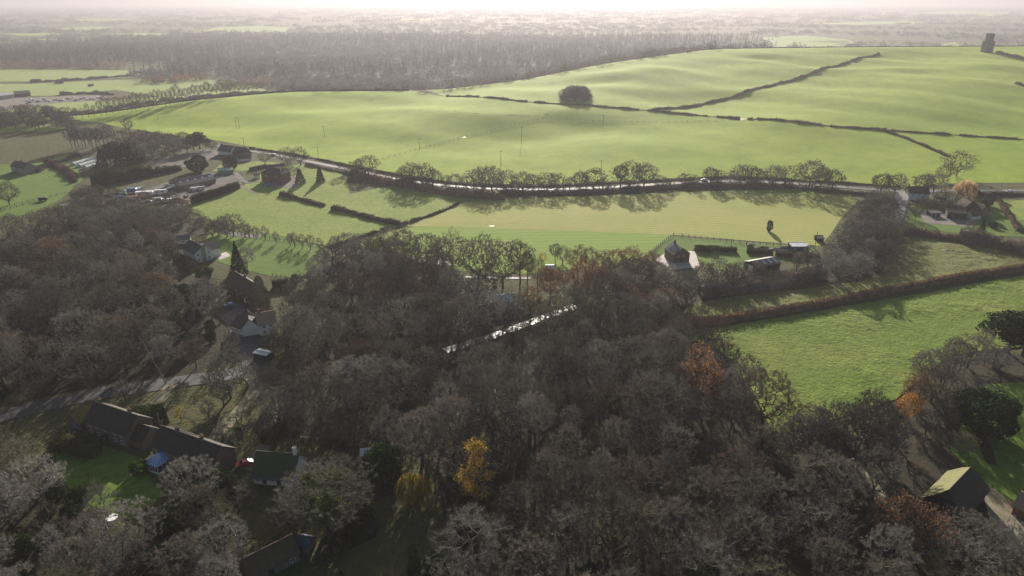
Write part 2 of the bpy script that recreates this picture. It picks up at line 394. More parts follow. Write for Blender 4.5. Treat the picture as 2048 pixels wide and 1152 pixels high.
patch('garden_grass', ppoly((1830, 402), (1990, 398), (2090, 420), (2090, 495), (1950, 470), (1800, 455), (1815, 425)), M['lawn'], .09, 3)
patch('pasture', ppoly((2000, 402), (2100, 396), (2100, 470), (2040, 440)), M['pasture'], .12, 4)
patch('pasture', ppoly((-60, 352), (60, 345), (150, 325), (165, 360), (120, 400), (60, 430), (-60, 470)), M['lawn'], .1, 4)
patch('scrub_field', ppoly((-80, 285), (60, 262), (150, 268), (160, 305), (60, 330), (-80, 340)), M['weedy'], .08, 4)
patch('pasture', ppoly((-80, 268), (90, 248), (140, 256), (60, 268), (-80, 292)), M['pasture'], .06, 5)
patch('pasture', ppoly((-80, 335), (60, 328), (150, 303), (150, 320), (60, 345), (-80, 356)), M['lawn'], .11, 5)
patch('pasture', ppoly((-150, 142), (60, 139), (255, 141), (262, 155), (60, 163), (-150, 166)), M['far_field'], .2, 14)
patch('pasture', ppoly((-150, 172), (60, 168), (270, 158), (390, 155), (500, 172), (540, 182), (330, 195), (230, 180), (100, 192), (-150, 195)), M['far_field'], .2, 14)
patch('pasture', ppoly((-100, 212), (120, 205), (240, 200), (420, 185), (390, 200), (200, 222), (80, 226), (-100, 232)), M['far_field'], .2, 12)
patch('verge', ppoly((60, 850), (160, 825), (330, 780), (470, 770), (500, 800), (440, 832), (330, 850), (280, 835), (180, 828), (110, 865)), M['weedy'], .05, 2.5, wobble=.6)
patch('garden_grass', ppoly((110, 905), (170, 880), (310, 925), (300, 960), (330, 985), (260, 1040), (180, 1010), (120, 960)), M['lawn'], .06, 3)
patch('garden_grass', ppoly((640, 1180), (760, 1050), (860, 1040), (880, 1110), (850, 1220), (640, 1230)), M['weedy'], .05, 3)
patch('garden_grass', ppoly((290, 870), (350, 848), (420, 850), (440, 890), (380, 905), (320, 885)), M['weedy'], .06, 2.5, wobble=.5)
patch('woodland_floor', ppoly((1560, 880), (1640, 885), (1720, 860), (1800, 800), (1900, 715), (2100, 690), (2100, 735), (1960, 770), (1930, 830), (1900, 900), (1960, 960), (1970, 985), (1990, 1060), (1850, 1110), (1750, 1040), (1690, 950)), M['floor_litter'], .035, 3, wobble=1)
patch('orchard_grass', ppoly((95, 500), (160, 480), (330, 480), (300, 545), (200, 565), (110, 550)), M['lawn'], .05, 3, wobble=.8)
patch('yard', ppoly((225, 405), (330, 365), (420, 345), (490, 355), (480, 372), (380, 395), (345, 412), (260, 418)), M['yard'], .07, 3)
patch('yard', ppoly((300, 325), (410, 297), (450, 305), (400, 325), (330, 345)), M['yard'], .08, 4)
patch('lawn', ppoly((425, 343), (440, 330), (480, 326), (520, 322), (560, 326), (520, 334), (490, 342)), M['pasture'], .07, 3)
patch('yard', ppoly((-30, 212), (40, 196), (200, 190), (235, 200), (120, 206), (0, 220)), M['gravel'], .3, 8)
patch('farmyard', ppoly((520, 372), (560, 345), (600, 358), (590, 378)), M['gravel'], .09, 2.5)
patch('patio', ppoly((1310, 520), (1340, 500), (1390, 503), (1400, 535), (1340, 540)), M['paving'], .12, 2)
patch('farmyard', ppoly((1465, 545), (1500, 533), (1515, 548), (1480, 560)), M['gravel'], .13, 2)
patch('farmyard', ppoly((1835, 420), (1880, 428), (1960, 438), (1945, 455), (1850, 446)), M['gravel'], .14, 2)
patch('farmyard', ppoly((1965, 985), (1990, 975), (2060, 1060), (2110, 1180), (2040, 1180), (1985, 1060)), M['track'], .09, 2.5)
patch('farmyard', ppoly((430, 512), (452, 504), (462, 512), (440, 520)), M['paving'], .11, 2)
patch('driveway', ppoly((450, 612), (500, 605), (520, 640), (540, 690), (500, 700), (470, 660)), M['damp_lane'], .06, 3)
# pale strips of field far out on the plain
for k, P in enumerate((((404, 63), (430, 55), (520, 52), (600, 57), (560, 66)), ((100, 58), (180, 53), (230, 55), (160, 62)), ((0, 68), (90, 66), (150, 68), (60, 73)),
          ((200, 69), (280, 66), (350, 68), (300, 72)), ((60, 79), (115, 77), (110, 82)), ((1615, 47), (1800, 42), (1880, 46), (1720, 50)), ((1800, 28), (1900, 22), (2030, 24), (2000, 33)),
          ((1525, 75), (1610, 71), (1700, 80), (1690, 94), (1540, 94)), ((1610, 84), (1700, 80), (1710, 88)), ((1880, 90), (1910, 84), (1925, 95), (1885, 99)), ((700, 40), (900, 37), (860, 41)), ((60, 40), (300, 37), (200, 42)))):
    patch('far_field', [plain_pt(*q)[:2] for q in P], M['far_field'], 1.5, 45)

ROADS = []
def road(name, pts, w, mat, lift=.13, sm=2, edge=0.0):
    o, L = strip(name, pts, w, M[mat], lift, sm, edge=edge); ROADS.append((L, w)); return o
main = [(430, 290), (480, 299), (540, 308), (600, 320), (700, 340), (790, 358), (880, 371), (1000, 379), (1150, 379), (1350, 366), (1480, 361), (1600, 368), (1750, 379), (1810, 384), (1920, 382), (2100, 381)]
road('road', main, 4.4, 'main_road', .16)
road('road', [(1808, 385), (1803, 405), (1797, 432), (1785, 455)], 6, 'main_road', .2)
road('road', [(1150, 612), (1135, 618), (1060, 645), (1000, 668), (890, 702)], 3.8, 'wet_road', .14)
road('road', [(1060, 557), (1000, 556), (930, 554)], 1.8, 'main_road', .15)
patch('flooded_track', ppoly((800, 512), (870, 515), (915, 530), (890, 533), (800, 522)), M['water'], .22, 3)
road('lane', [(-60, 850), (60, 818), (200, 786), (330, 768), (440, 752), (500, 742), (512, 715), (490, 680), (478, 650), (455, 625)], 7.4, 'damp_lane', .13)
road('driveway', [(498, 748), (515, 770), (500, 800), (460, 840), (430, 880), (405, 905)], 4.2, 'track', .18, edge=.12)
road('driveway', [(345, 770), (325, 795), (310, 810)], 3.4, 'track', .19, edge=.12)
road('track', [(560, 830), (545, 870), (510, 920), (490, 940)], 3, 'track', .1, edge=.2)
road('track', [(600, 356), (560, 352), (520, 362), (490, 368), (470, 345)], 3.5, 'gravel', .15)
road('track', [(480, 372), (495, 380), (515, 388)], 2.2, 'gravel', .15)
road('track', [(440, 462), (480, 471), (520, 474)], 5, 'water', .16)
road('footpath', [(1690, 905), (1740, 960), (1800, 1040), (1850, 1110)], 2.2, 'track', .1, edge=.2)
road('footpath', [(1546, 866), (1534, 835), (1516, 800), (1496, 755)], 1.6, 'pasture', .9)
road('footpath', [(1900, 790), (1960, 870), (1985, 930)], 2.5, 'floor_litter', .14, edge=.2)
for P in (((868, 780), (880, 826)), ((908, 776), (918, 830)), ((985, 750), (994, 790))):
    road('wet_path', [P[0], ((P[0][0]+P[1][0])/2 + 3, (P[0][1]+P[1][1])/2), P[1]], 1.1, 'damp_lane', .1, edge=.5)
for P in (((976, 452.5), (985, 451.5), (990, 453), (982, 454)), ((1455, 239), (1478, 236), (1495, 238), (1480, 242)), ((921, 276), (930, 273), (932, 276))):
    patch('puddle', ppoly(*P), M['water'], .16, 1.5)

# ------------------------------------------------------------------ foliage pieces
def tris_cloud(P, size, rg, aspect=.5, flat=0.0):
    """one small triangle of about `size` at each point of P, turned every way"""
    n = len(P); a = rg.normal(size=(n, 3)); a[:, 2] *= 1-flat; a /= np.linalg.norm(a, axis=1)[:, None]
    b = rg.normal(size=(n, 3)); b -= a*(a*b).sum(1)[:, None]; b /= np.linalg.norm(b, axis=1)[:, None]
    s = (size*rg.uniform(.6, 1.4, n))[:, None]
    V = np.stack([P - a*s*.5 - b*s*aspect*.5, P + a*s*.6, P - a*s*.4 + b*s*aspect*.6], 1).reshape(-1, 3)
    return V, np.arange(3*n).reshape(-1, 3)
def blob_pts(n, rg, rx, ry, rz, cz, lumps=.2, shell=.4):
    d = rg.normal(size=(n, 3)); d /= np.linalg.norm(d, axis=1)[:, None]
    ph = rg.uniform(0, 6, 6)
    k = 1 + lumps*(np.sin(3*d[:, 0]+ph[0])*np.sin(4*d[:, 1]+ph[1]) + .7*np.sin(6*d[:, 2]+ph[2]+3*d[:, 0]) + .5*np.sin(9*d[:, 1]+ph[3])*np.sin(8*d[:, 0]+ph[4]))
    r = k*rg.uniform(shell, 1, n)**.6
    return d*r[:, None]*np.array([rx, ry, rz]) + np.array([0, 0, cz])
def prisms(A, B, ra, rb, k=3):
    A, B = np.asarray(A, float), np.asarray(B, float); d = B-A; L = np.linalg.norm(d, axis=1)[:, None]; d = d/np.maximum(L, 1e-6)
    ref = np.where(np.abs(d[:, 2:3]) > .9, np.array([[1., 0, 0]]), np.array([[0, 0, 1.]])); u = np.cross(d, ref); u /= np.linalg.norm(u, axis=1)[:, None]; w = np.cross(d, u)
    V = []
    for i in range(k):
        c, s = math.cos(2*math.pi*i/k), math.sin(2*math.pi*i/k); o = u*c + w*s
        V += [A + o*np.asarray(ra)[:, None], B + o*np.asarray(rb)[:, None]]
    V = np.stack(V, 1); n = len(A); base = (np.arange(n)*2*k)[:, None]
    F = np.concatenate([base + np.array([[2*i, 2*((i+1) % k), 2*((i+1) % k)+1, 2*i+1]]) for i in range(k)])
    return V.reshape(-1, 3), F
def skeleton(seed, H, Wd, base, ntar, fork=.5, zsq=1.0, lean=0.0, lumps=.22):
    """bare tree: trunk, limbs and branches grown towards points spread through the crown"""
    rg = np.random.default_rng(seed)
    cz = H*(base + 1)/2; rz = H*(1-base)/2*1.02
    T = blob_pts(ntar, rg, Wd/2, Wd/2, rz*zsq, cz, lumps, .45)
    T = T[T[:, 2] > H*base*.75]
    k = np.clip((T[:, 2]-H*base)/(H*(1-base)), 0, 1); T[:, :2] *= (.72 + .38*np.sin(np.pi*np.clip(k*.85+.12, 0, 1)))[:, None]
    N = [np.array([lean*z*z/H + .12*math.sin(z), .12*math.cos(z*1.3), z]) for z in np.linspace(0, H*fork, 8)]
    par = [-1] + list(range(7)); D = [0]
    for i in range(1, 8): D.append(D[-1] + np.linalg.norm(N[i]-N[i-1]))
    o = np.argsort(np.linalg.norm(T - N[5], axis=1) + rg.uniform(0, 1.2, len(T)))
    NP = np.zeros((9000, 3)); NP[:8] = N; ND = np.zeros(9000); ND[:8] = D; n = 8; ends = []
    for t in T[o]:
        lo = 3
        dv = np.linalg.norm(NP[lo:n] - t, axis=1) + .22*ND[lo:n] + np.maximum(0, NP[lo:n, 2]-t[2])*.7
        p = int(np.argmin(dv)) + lo; q = NP[p]; L = np.linalg.norm(t-q); m = 3 if L > 2.2 else (2 if L > .9 else 1); last = p
        for j in range(1, m+1):
            f = j/m; z = q + (t-q)*f
            if j < m: z = z + rg.normal(size=3)*.07*L + np.array([0, 0, -.10*L*math.sin(math.pi*f)])
            NP[n] = z; ND[n] = ND[last] + np.linalg.norm(z-NP[last]); par.append(last); last = n; n += 1
        ends.append(last)
        if n > 8900: break
    cnt = np.zeros(n); cnt[ends] = 1
    for i in range(n-1, 0, -1): cnt[par[i]] += cnt[i]
    r = .021*np.maximum(cnt, 1)**.46
    P = np.array(par[1:]); I = np.arange(1, n)
    A, B, ra, rb = NP[P], NP[I], np.minimum(r[P], r[I]*1.35), r[I]
    return rg, A, B, ra, rb, NP[ends], H
def bare_tree(name, seed, H, Wd, base, ntar=420, twigs=8, tl=1.15, tw=.042, fork=.5, bark='bark', droop=0.0, leaves=0, leaf=.22, thick=.085, zsq=1.0, up=.25, lean=0, lumps=.22):
    rg, A, B, ra, rb, E, H = skeleton(seed, H, Wd, base, ntar, fork, zsq, lean, lumps)
    root = empty(name, (0, 0, 0))
    big = rb > thick
    V, F = prisms(A[big], B[big], ra[big], rb[big], 5)
    link('trunk', np_mesh('trunk', V, F), M[bark], root)
    V, F = prisms(A[~big], B[~big], ra[~big], rb[~big], 3); F = np.concatenate([F[:, [0, 1, 2]], F[:, [0, 2, 3]]])
    c = E.mean(0) - np.array([0, 0, H*.25]); out = E - c; out /= np.linalg.norm(out, axis=1)[:, None]
    P = np.repeat(E, twigs, 0); O = np.repeat(out, twigs, 0)
    d = O*.55 + rg.normal(size=P.shape)*.62 + np.array([0, 0, up - droop]); d /= np.linalg.norm(d, axis=1)[:, None]
    L = (tl*rg.uniform(.45, 1.25, len(P)))[:, None]; P = P - d*L*.15 + rg.normal(size=P.shape)*.12
    sd = np.cross(d, rg.normal(size=P.shape)); sd /= np.linalg.norm(sd, axis=1)[:, None]; sd *= tw*.5
    # each twig: a long sliver with two side shoots
    tips = [np.stack([P - sd, P + sd, P + d*L], 1)]
    for f, g in ((.35, 1), (.6, -1)):
        q = P + d*L*f; e = d*.7 + np.cross(d, sd/(tw*.5))*g*.75 + rg.normal(size=P.shape)*.25; e /= np.linalg.norm(e, axis=1)[:, None]
        tips.append(np.stack([q - sd*.8, q + sd*.8, q + e*L*(.6 - .3*f)], 1))
    TV = np.concatenate(tips).reshape(-1, 3); o = len(V)
    V = np.concatenate([V, TV]); F = np.concatenate([F, o + np.arange(len(TV)).reshape(-1, 3)])
    link('crown', np_mesh('crown', V, F), M['twig'], root)
    if leaves:
        Q = np.repeat(E, leaves, 0); Q = Q + rg.normal(size=Q.shape)*.45
        V, F = tris_cloud(Q, leaf, rg, .9); link('leaves', np_mesh('leaves', V, F), M['leaves'], root)
    root['H'] = H; return root
def mass_tree(name, seed, parts, H, mat='evergreen_leaf', trunk=(.25, .35), trunk_h=None):
    """evergreen: trunk plus a crown of leaf-sized faces given as point clouds"""
    rg = np.random.default_rng(seed); root = empty(name, (0, 0, 0))
    V, F = [], []; o = 0
    for P, s, asp in parts:
        v, f = tris_cloud(P, s, rg, asp); V.append(v); F.append(f + o); o += len(v)
    link('foliage', np_mesh('foliage', np.concatenate(V), np.concatenate(F)), M[mat], root)
    MB().tube((0, 0, -.3), (0, 0, trunk_h or H*.6), trunk[1], trunk[0]*.5, 6).build('trunk', M['bark'], root)
    root['H'] = H; return root
def cone_pts(n, rg, H, rad, z0=.4, power=1.0, tiers=0, jag=.15):
    t = rg.uniform(0, 1, n)**.75; t = 1 - t; z = z0 + (H-z0)*t; a = rg.uniform(0, 2*math.pi, n)
    r = rad*(1-t)**power*(1 + jag*np.sin(a*5+z*1.7) + jag*.7*np.sin(a*3-z*2.3))
    if tiers: r *= .72 + .4*(1 - (t*tiers) % 1)
    k = rg.uniform(.55, 1, n)**.5
    return np.stack([r*k*np.cos(a), r*k*np.sin(a), z], 1)
PROTO = {}
def proto(kind, *roots): PROTO[kind] = list(roots)
rg = np.random.default_rng(3)
proto('oak', *[bare_tree('bare_oak', 10+i, 15, w, b, 540, 13, .82, .05, fk, lumps=.13) for i, (w, b, fk) in enumerate(((13.5, .22, .30), (12, .28, .34), (14.5, .2, .28), (11.5, .3, .38), (13, .25, .3)))])
proto('ash', *[bare_tree('bare_ash', 30+i, 18, w, b, 380, 12, .85, .046, fk, zsq=1, up=.4, lumps=.14) for i, (w, b, fk) in enumerate(((9.5, .36, .5), (8.5, .42, .55), (10.5, .33, .45)))])
proto('birch', *[bare_tree('pale_birch', 50+i, 15, w, .28, 300, 11, 1.25, .036, .62, bark='bark_pale', up=.1) for i, w in enumerate((8, 9.5))])
proto('russet', *[bare_tree('russet_oak', 60+i, 14.5, w, .22, 380, 6, 1.0, .04, .3, leaves=7, leaf=.30) for i, w in enumerate((13, 11.5))])
proto('ivy', *[bare_tree('ivy_clad_tree', 70+i, 15, 11, .2, 330, 7, 1.1, .042, .42, leaves=0) for i in range(2)])
for i, r0 in enumerate(PROTO['ivy']):
    g = np.random.default_rng(700+i)
    P = np.concatenate([blob_pts(900, g, 1.5, 1.5, 4.8, 5.2, .2, .3)] + [blob_pts(220, g, .9, .9, 1.9, 0, .2, .3) + np.array([2.2*math.cos(a), 2.2*math.sin(a), 8.5]) for a in (.4, 2.3, 4.4)])
    v, f = tris_cloud(P, .34, g, .9); link('ivy', np_mesh('ivy', v, f), M['evergreen_leaf'], r0).color = (.05, .075, .022, 1)
proto('shrub', *[bare_tree('bare_shrub', 80+i, 4.5, w, .02, 170, 9, .8, .034, .12, thick=.07, up=.35) for i, w in enumerate((5.5, 4.8, 6.5))])
proto('orchard', *[bare_tree('young_bare_tree', 90+i, 7, 4.2, .25, 130, 8, .8, .034, .45, thick=.06, up=.4) for i in range(2)])
proto('round_crown', *[bare_tree('round_headed_tree', 95+i, 11, w, .17, 420, 9, .75, .040, .24, up=.35, lumps=.12) for i, w in enumerate((11, 10))])
proto('hero_oak', bare_tree('old_oak', 101, 17, 19, .2, 640, 12, .95, .05, .26, lumps=.24))
proto('multi', bare_tree('old_oak', 103, 18, 17, .18, 800, 13, .85, .048, .3, lumps=.16))
proto('holly', *[mass_tree('holly', 110+i, [(blob_pts(2300, rg, 3.0, 2.8, 3.6, 3.9, .2, .55), .42, .9)], 7.5) for i in range(2)])
proto('yew', *[mass_tree('yew', 114+i, [(blob_pts(4200, rg, 5.2, 4.8, 4.6, 5.0, .16, .6), .5, .9)], 9.6) for i in range(2)])
proto('pine', *[mass_tree('pine', 118+i, [(blob_pts(520, rg, 2.4, 2.4, 1.3, 0, .2, .4) + np.array([x, y, z]), .5, .7) for x, y, z in ((0, 0, 11), (2.3, 1, 9.4), (-2.2, .8, 9), (.6, -2.4, 8.4), (-1.2, 2.4, 7.6), (2.4, -1.6, 6.6), (-2.6, -1.5, 6.2), (.3, 1.0, 5.0))], 12.3, trunk_h=10.5) for i in range(2)])
proto('conifer', mass_tree('conifer', 122, [(cone_pts(3600, rg, 12, 2.9, .3, .8), .42, .7)], 12), mass_tree('conifer', 123, [(cone_pts(3600, rg, 12, 3.2, .3, .7, 0, .2), .42, .7)], 12))
proto('cypress', mass_tree('cypress', 124, [(cone_pts(5200, rg, 13, 3.6, .2, .42, 0, .1), .45, .6)], 13))
proto('spruce', mass_tree('spruce', 125, [(cone_pts(4200, rg, 13, 3.4, .3, 1.0, 9, .12), .45, .6)], 13))
proto('evergreen_bush', *[mass_tree('evergreen_bush', 127+i, [(blob_pts(1300, rg, 1.9, 1.8, 1.5, 1.5, .2, .6), .3, .9)], 3.0, trunk=(.08, .12), trunk_h=1.5) for i in range(2)])
# willow: hanging strands
def willow(seed):
    r0 = bare_tree('weeping_willow', seed, 10, 8.5, .3, 200, 2, .9, .04, .4)
    g = np.random.default_rng(seed); n = 1500; P = blob_pts(n, g, 4.6, 4.4, 3.4, 6.6, .15, .6); P = P[P[:, 2] > 4.2]
    d = np.stack([P[:, 0]*.05, P[:, 1]*.05, -np.ones(len(P))], 1) + g.normal(size=P.shape)*.08; L = g.uniform(1.5, 4.4, len(P))[:, None]
    L = np.minimum(L, P[:, 2:3]-.8); s = g.normal(size=P.shape)*.055; s[:, 2] = 0
    V = np.stack([P - s, P + s, P + d*L], 1).reshape(-1, 3)
    link('strands', np_mesh('strands', V, np.arange(len(V)).reshape(-1, 3)), M['leaves'], r0); return r0
proto('willow', willow(131))
def golden(seed):
    r0 = bare_tree('golden_leaved_tree', seed, 14, 8.5, .25, 300, 6, 1.0, .04, .45)
    g = np.random.default_rng(seed)
    P = np.concatenate([blob_pts(int(k), g, a, a, b, 0, .3, .2) + np.array(c) for k, a, b, c in ((1100, 1.7, 1.5, (1.2, 0, 12.3)), (700, 1.7, 1.6, (.2, -.6, 9.8)), (700, 1.9, 1.4, (-2.2, -.5, 8.6)), (500, 1.3, 1.3, (-2.4, -1, 6.2)), (300, 1.2, 1.2, (1.0, -2, 6.4)), (300, 1.5, 1.0, (-1.0, -2, 4.4)))])
    v, f = tris_cloud(P, .19, g, .9); link('leaves', np_mesh('leaves', v, f), M['leaves'], r0); return r0
proto('golden', golden(133))
for L in PROTO.values():
    for r0 in L: r0.location = (0, -900, -200)

# ------------------------------------------------------------------ buildings
BLD = []      # (x, y, radius) kept free of trees
def gable_roof(mb, L, D, eave, ridge, ov=.35, th_=.22, hipL=0, hipR=0, yc=.5):
    ym = D*yc; s1 = (ridge-eave)/ym; s2 = (ridge-eave)/(D-ym)
    if not (hipL or hipR):
        return mb.prism_x([(-ov, eave-ov*s1), (ym, ridge), (D+ov, eave-ov*s2), (D+ov, eave-ov*s2+th_), (ym, ridge+th_*1.15), (-ov, eave-ov*s1+th_)][::1], -ov, L+ov)
    a, b = (hipL if hipL else -ov), (L-hipR if hipR else L+ov)
    z0 = eave - ov*s1; e = [(-ov, -ov, z0), (L+ov, -ov, z0), (L+ov, D+ov, z0), (-ov, D+ov, z0)]
    v = e + [(x, y, z+th_) for x, y, z in e] + [(a, ym, ridge+th_), (b, ym, ridge+th_)]
    return mb.add(v, [(3, 2, 1, 0), (0, 1, 5, 4), (1, 2, 6, 5), (2, 3, 7, 6), (3, 0, 4, 7), (4, 5, 9, 8), (6, 7, 8, 9), (5, 6, 9), (7, 4, 8)])
def window(root, x, z, w, h, y, out, frame='white_paint', axis='y', pane='glass'):
    """window in the wall plane y (or x when axis is 'x'), facing `out` (-1/+1)"""
    f, g = MB(), MB(); t = .07
    def bx(mb, a0, a1, d0, d1, z0, z1):
        d0, d1 = sorted((y + out*d0, y + out*d1))
        mb.box(a0, a1, d0, d1, z0, z1) if axis == 'y' else mb.box(d0, d1, a0, a1, z0, z1)
    bx(f, x-w/2, x-w/2+t, -.02, .05, z, z+h); bx(f, x+w/2-t, x+w/2, -.02, .05, z, z+h)
    bx(f, x-w/2+t, x+w/2-t, -.02, .05, z, z+t); bx(f, x-w/2+t, x+w/2-t, -.02, .05, z+h-t, z+h)
    bx(f, x-.035, x+.035, -.02, .045, z+t, z+h-t)
    bx(g, x-w/2+t, x-.035, -.02, .015, z+t, z+h-t); bx(g, x+.035, x+w/2-t, -.02, .015, z+t, z+h-t)
    o = f.build('window', M[frame], root); g.build('pane', M[pane], o); return o
def door(root, x, w, h, y, out, mat='white_paint', axis='y'):
    m, k = MB(), MB(); d0, d1 = sorted((y - out*.02, y + out*.05)); e0, e1 = sorted((y + out*.05, y + out*.1))
    if axis == 'y': m.box(x-w/2, x+w/2, d0, d1, .3, .3+h); k.box(x+w*.32, x+w*.4, e0, e1, 1.3, 1.42)
    else: m.box(d0, d1, x-w/2, x+w/2, .3, .3+h); k.box(e0, e1, x+w*.32, x+w*.4, 1.3, 1.42)
    o = m.build('door', M[mat], root); k.build('handle', M['rubber'], o)
def chimney(roof, x, y, z0, z1, w=.8, d=.6, mat='brick_brown', pots=2):
    m = MB().box(x-w/2, x+w/2, y-d/2, y+d/2, z0, z1).box(x-w/2-.08, x+w/2+.08, y-d/2-.08, y+d/2+.08, z1, z1+.16)
    o = m.build('chimney', M[mat], roof)
    for i in range(pots):
        cx = x + (i-(pots-1)/2)*w*.5; MB().tube((cx, y, z1+.16), (cx, y, z1+.62), .13, .11, 8).build('chimney_pot', M['chimney_pot'], o)
def site(A, B, eave=None, depth=8):
    """frame whose x runs from A to B along the near wall and whose y runs away from the camera"""
    a, b = (px(*A), px(*B)) if eave is None else (px(*A, eave), px(*B, eave))
    d = Vector((b.x-a.x, b.y-a.y, 0)); L = d.length; d.normalize(); n = Vector((-d.y, d.x, 0))
    if n.y < 0 and abs(d.x) > .2: pass
    g = min(th(a.x + d.x*i*L + n.x*j*depth, a.y + d.y*i*L + n.y*j*depth) for i in (0, 1) for j in (0, 1))
    c = a + d*(L/2) + n*(depth/2); BLD.append((c.x, c.y, max(L, depth)*.5 + 2.5))
    return Vector((a.x, a.y, g-.15)), math.atan2(d.y, d.x), L
def walls(root, L, D, eave, ridge, mat, yc=.5, gables=True, name='wall'):
    m = MB()
    if gables: m.prism_x([(0, -.4), (D, -.4), (D, eave), (D*yc, ridge-.02), (0, eave)], 0, L)
    else: m.box(0, L, 0, D, -.4, eave)
    return m.build(name, M[mat], root)
def house(name, label, cat, A, B, D, eave, ridge, wall, roof, at=None, chim=(), wins=(), side=(), doors=(), hip=(0, 0), yc=.5, ov=.35, L=None, group=None, frame='white_paint', sidedoor=None):
    p, rz, L0 = site(A, B, at, D); L = L or L0
    r0 = tag(empty(name, p, rz), label, cat, group)
    walls(r0, L, D, eave, ridge, wall, yc, not (hip[0] or hip[1]))
    ro = gable_roof(MB(), L, D, eave, ridge, ov, hipL=hip[0], hipR=hip[1], yc=yc).build('roof', M[roof], r0)
    if not (hip[0] or hip[1]): MB().box(-ov, L+ov, D*yc-.12, D*yc+.12, ridge+.2, ridge+.36).build('ridge_cap', M[roof], ro)
    for c in chim: chimney(ro, c[0]*L, D*(c[1] if len(c) > 1 else yc), ridge-1.2, ridge+(c[2] if len(c) > 2 else 1.3), mat=c[3] if len(c) > 3 else wall if 'brick' in wall else 'brick_brown')
    for x, z, w, h in wins: window(r0, x*L, z, w, h, 0, -1, frame)
    for sgn, y, z, w, h in side: window(r0, y*D, z, w, h, L if sgn > 0 else 0, sgn, frame, 'x')
    for x, w, h, mt in doors: door(r0, x*L, w, h, 0, -1, mt)
    if sidedoor: door(r0, sidedoor[1]*D, sidedoor[2], sidedoor[3], L if sidedoor[0] > 0 else 0, sidedoor[0], sidedoor[4], 'x')
    return r0, L
def wing(root, x0, x1, y0, D, eave, ridge, wall, roof, across=False, name='wing'):
    """lower block joined to a house, in the house's own frame"""
    w = x1-x0; m = MB(); ro = MB()
    if across:     # ridge runs away from the camera
        m.prism_y([(x0, -.4), (x1, -.4), (x1, eave), ((x0+x1)/2, ridge-.02), (x0, eave)], y0, y0+D)
        s = (ridge-eave)/(w/2); o = .3
        ro.prism_y([(x0-o, eave-o*s), ((x0+x1)/2, ridge), (x1+o, eave-o*s), (x1+o, eave-o*s+.2), ((x0+x1)/2, ridge+.22), (x0-o, eave-o*s+.2)], y0-o, y0+D+o)
    else:
        m.prism_x([(y0, -.4), (y0+D, -.4), (y0+D, eave), (y0+D/2, ridge-.02), (y0, eave)], x0, x1)
        s = (ridge-eave)/(D/2); o = .3
        ro.prism_x([(y0-o, eave-o*s), (y0+D/2, ridge), (y0+D+o, eave-o*s), (y0+D+o, eave-o*s+.2), (y0+D/2, ridge+.22), (y0-o, eave-o*s+.2)], x0-.02 if True else x0, x1+o)
    a = m.build(name, M[wall], root); ro.build('wing_roof', M[roof], a); return a

# terrace with two chimneys, white car behind
r0, L = house('terraced_house', 'long brown brick terrace with two chimneys and low wings, white car parked behind', 'house', (177, 868), (257, 897), 8.2, 4.6, 8.0, 'brick_brown', 'tile_dark',
    chim=((.12,), (.86,)), wins=[(x, 3.1, 1.2, .95) for x in (.12, .28, .48, .72, .88)] + [(x, .9, 1.2, 1.15) for x in (.12, .3, .7, .88)], doors=((.5, 1, 2.0, 'dark_wood'),), side=((1, .35, 3.1, .9, .9),))
wing(r0, L+.02, L+4.2, 1.2, 6.2, 2.7, 5.4, 'brick_brown', 'tile_dark')
a = wing(r0, -3.0, -.02, 1.4, 5.2, 2.7, 4.9, 'brick_brown', 'tile_dark'); a = wing(r0, -8.4, -3.1, .2, 6.5, 2.3, 4.6, 'brick_brown', 'tile_moss', across=True)
door(r0, -5.2, 1.1, 2.0, .2, -1, 'blue_paint')
MB().prism_y([(L*.44, 2.2), (L*.56, 2.2), (L*.5, 2.9)], -1.2, -.02).build('porch', M['tile_dark'], r0)
# terrace with the conservatory
r0, L = house('terraced_house', 'brick terrace with a blue glass conservatory on its garden side', 'house', (309, 918), (425, 961), 8.0, 4.5, 7.7, 'brick_brown', 'tile_dark',
    chim=((.28,), (.70,)), wins=[(x, 3.0, 1.1, .95) for x in (.06, .24, .42, .6, .78, .93)] + [(x, .9, 1.2, 1.1) for x in (.5, .66, .9)], doors=((.8, 1, 2.0, 'white_paint'),), side=((1, .3, 3.0, .9, .9),))
cx0, cx1, cy = L*.07, L*.07+5.0, 4.0
cons = MB()
for x in np.linspace(cx0, cx1, 6): cons.box(x-.06, x+.06, -cy-.06, -cy+.06, .6, 2.3)
for y in (-cy*.66, -cy*.33): cons.box(cx0-.06, cx0+.06, y-.06, y+.06, .6, 2.3); cons.box(cx1-.06, cx1+.06, y-.06, y+.06, .6, 2.3)
cons.box(cx0-.08, cx1+.08, -cy-.09, -cy+.09, 2.3, 2.42); cons.box(cx0-.09, cx0+.09, -cy+.1, -.02, 2.3, 2.42); cons.box(cx1-.09, cx1+.09, -cy+.1, -.02, 2.3, 2.42)
cons.box(cx0-.08, cx1+.08, -cy-.08, -cy+.08, -.4, .6); cons.box(cx0-.08, cx0+.08, -cy+.08, -.02, -.4, .6); cons.box(cx1-.08, cx1+.08, -cy+.08, -.02, -.4, .6)
co = cons.build('conservatory', M['white_paint'], r0); cm = (cx0+cx1)/2
gl = MB().box(cx0+.03, cx1-.03, -cy+.02, -cy+.04, .6, 2.3).box(cx0+.02, cx0+.04, -cy+.05, -.03, .6, 2.3).box(cx1-.04, cx1-.02, -cy+.05, -.03, .6, 2.3)
gl.build('glazing', M['glass'], co)
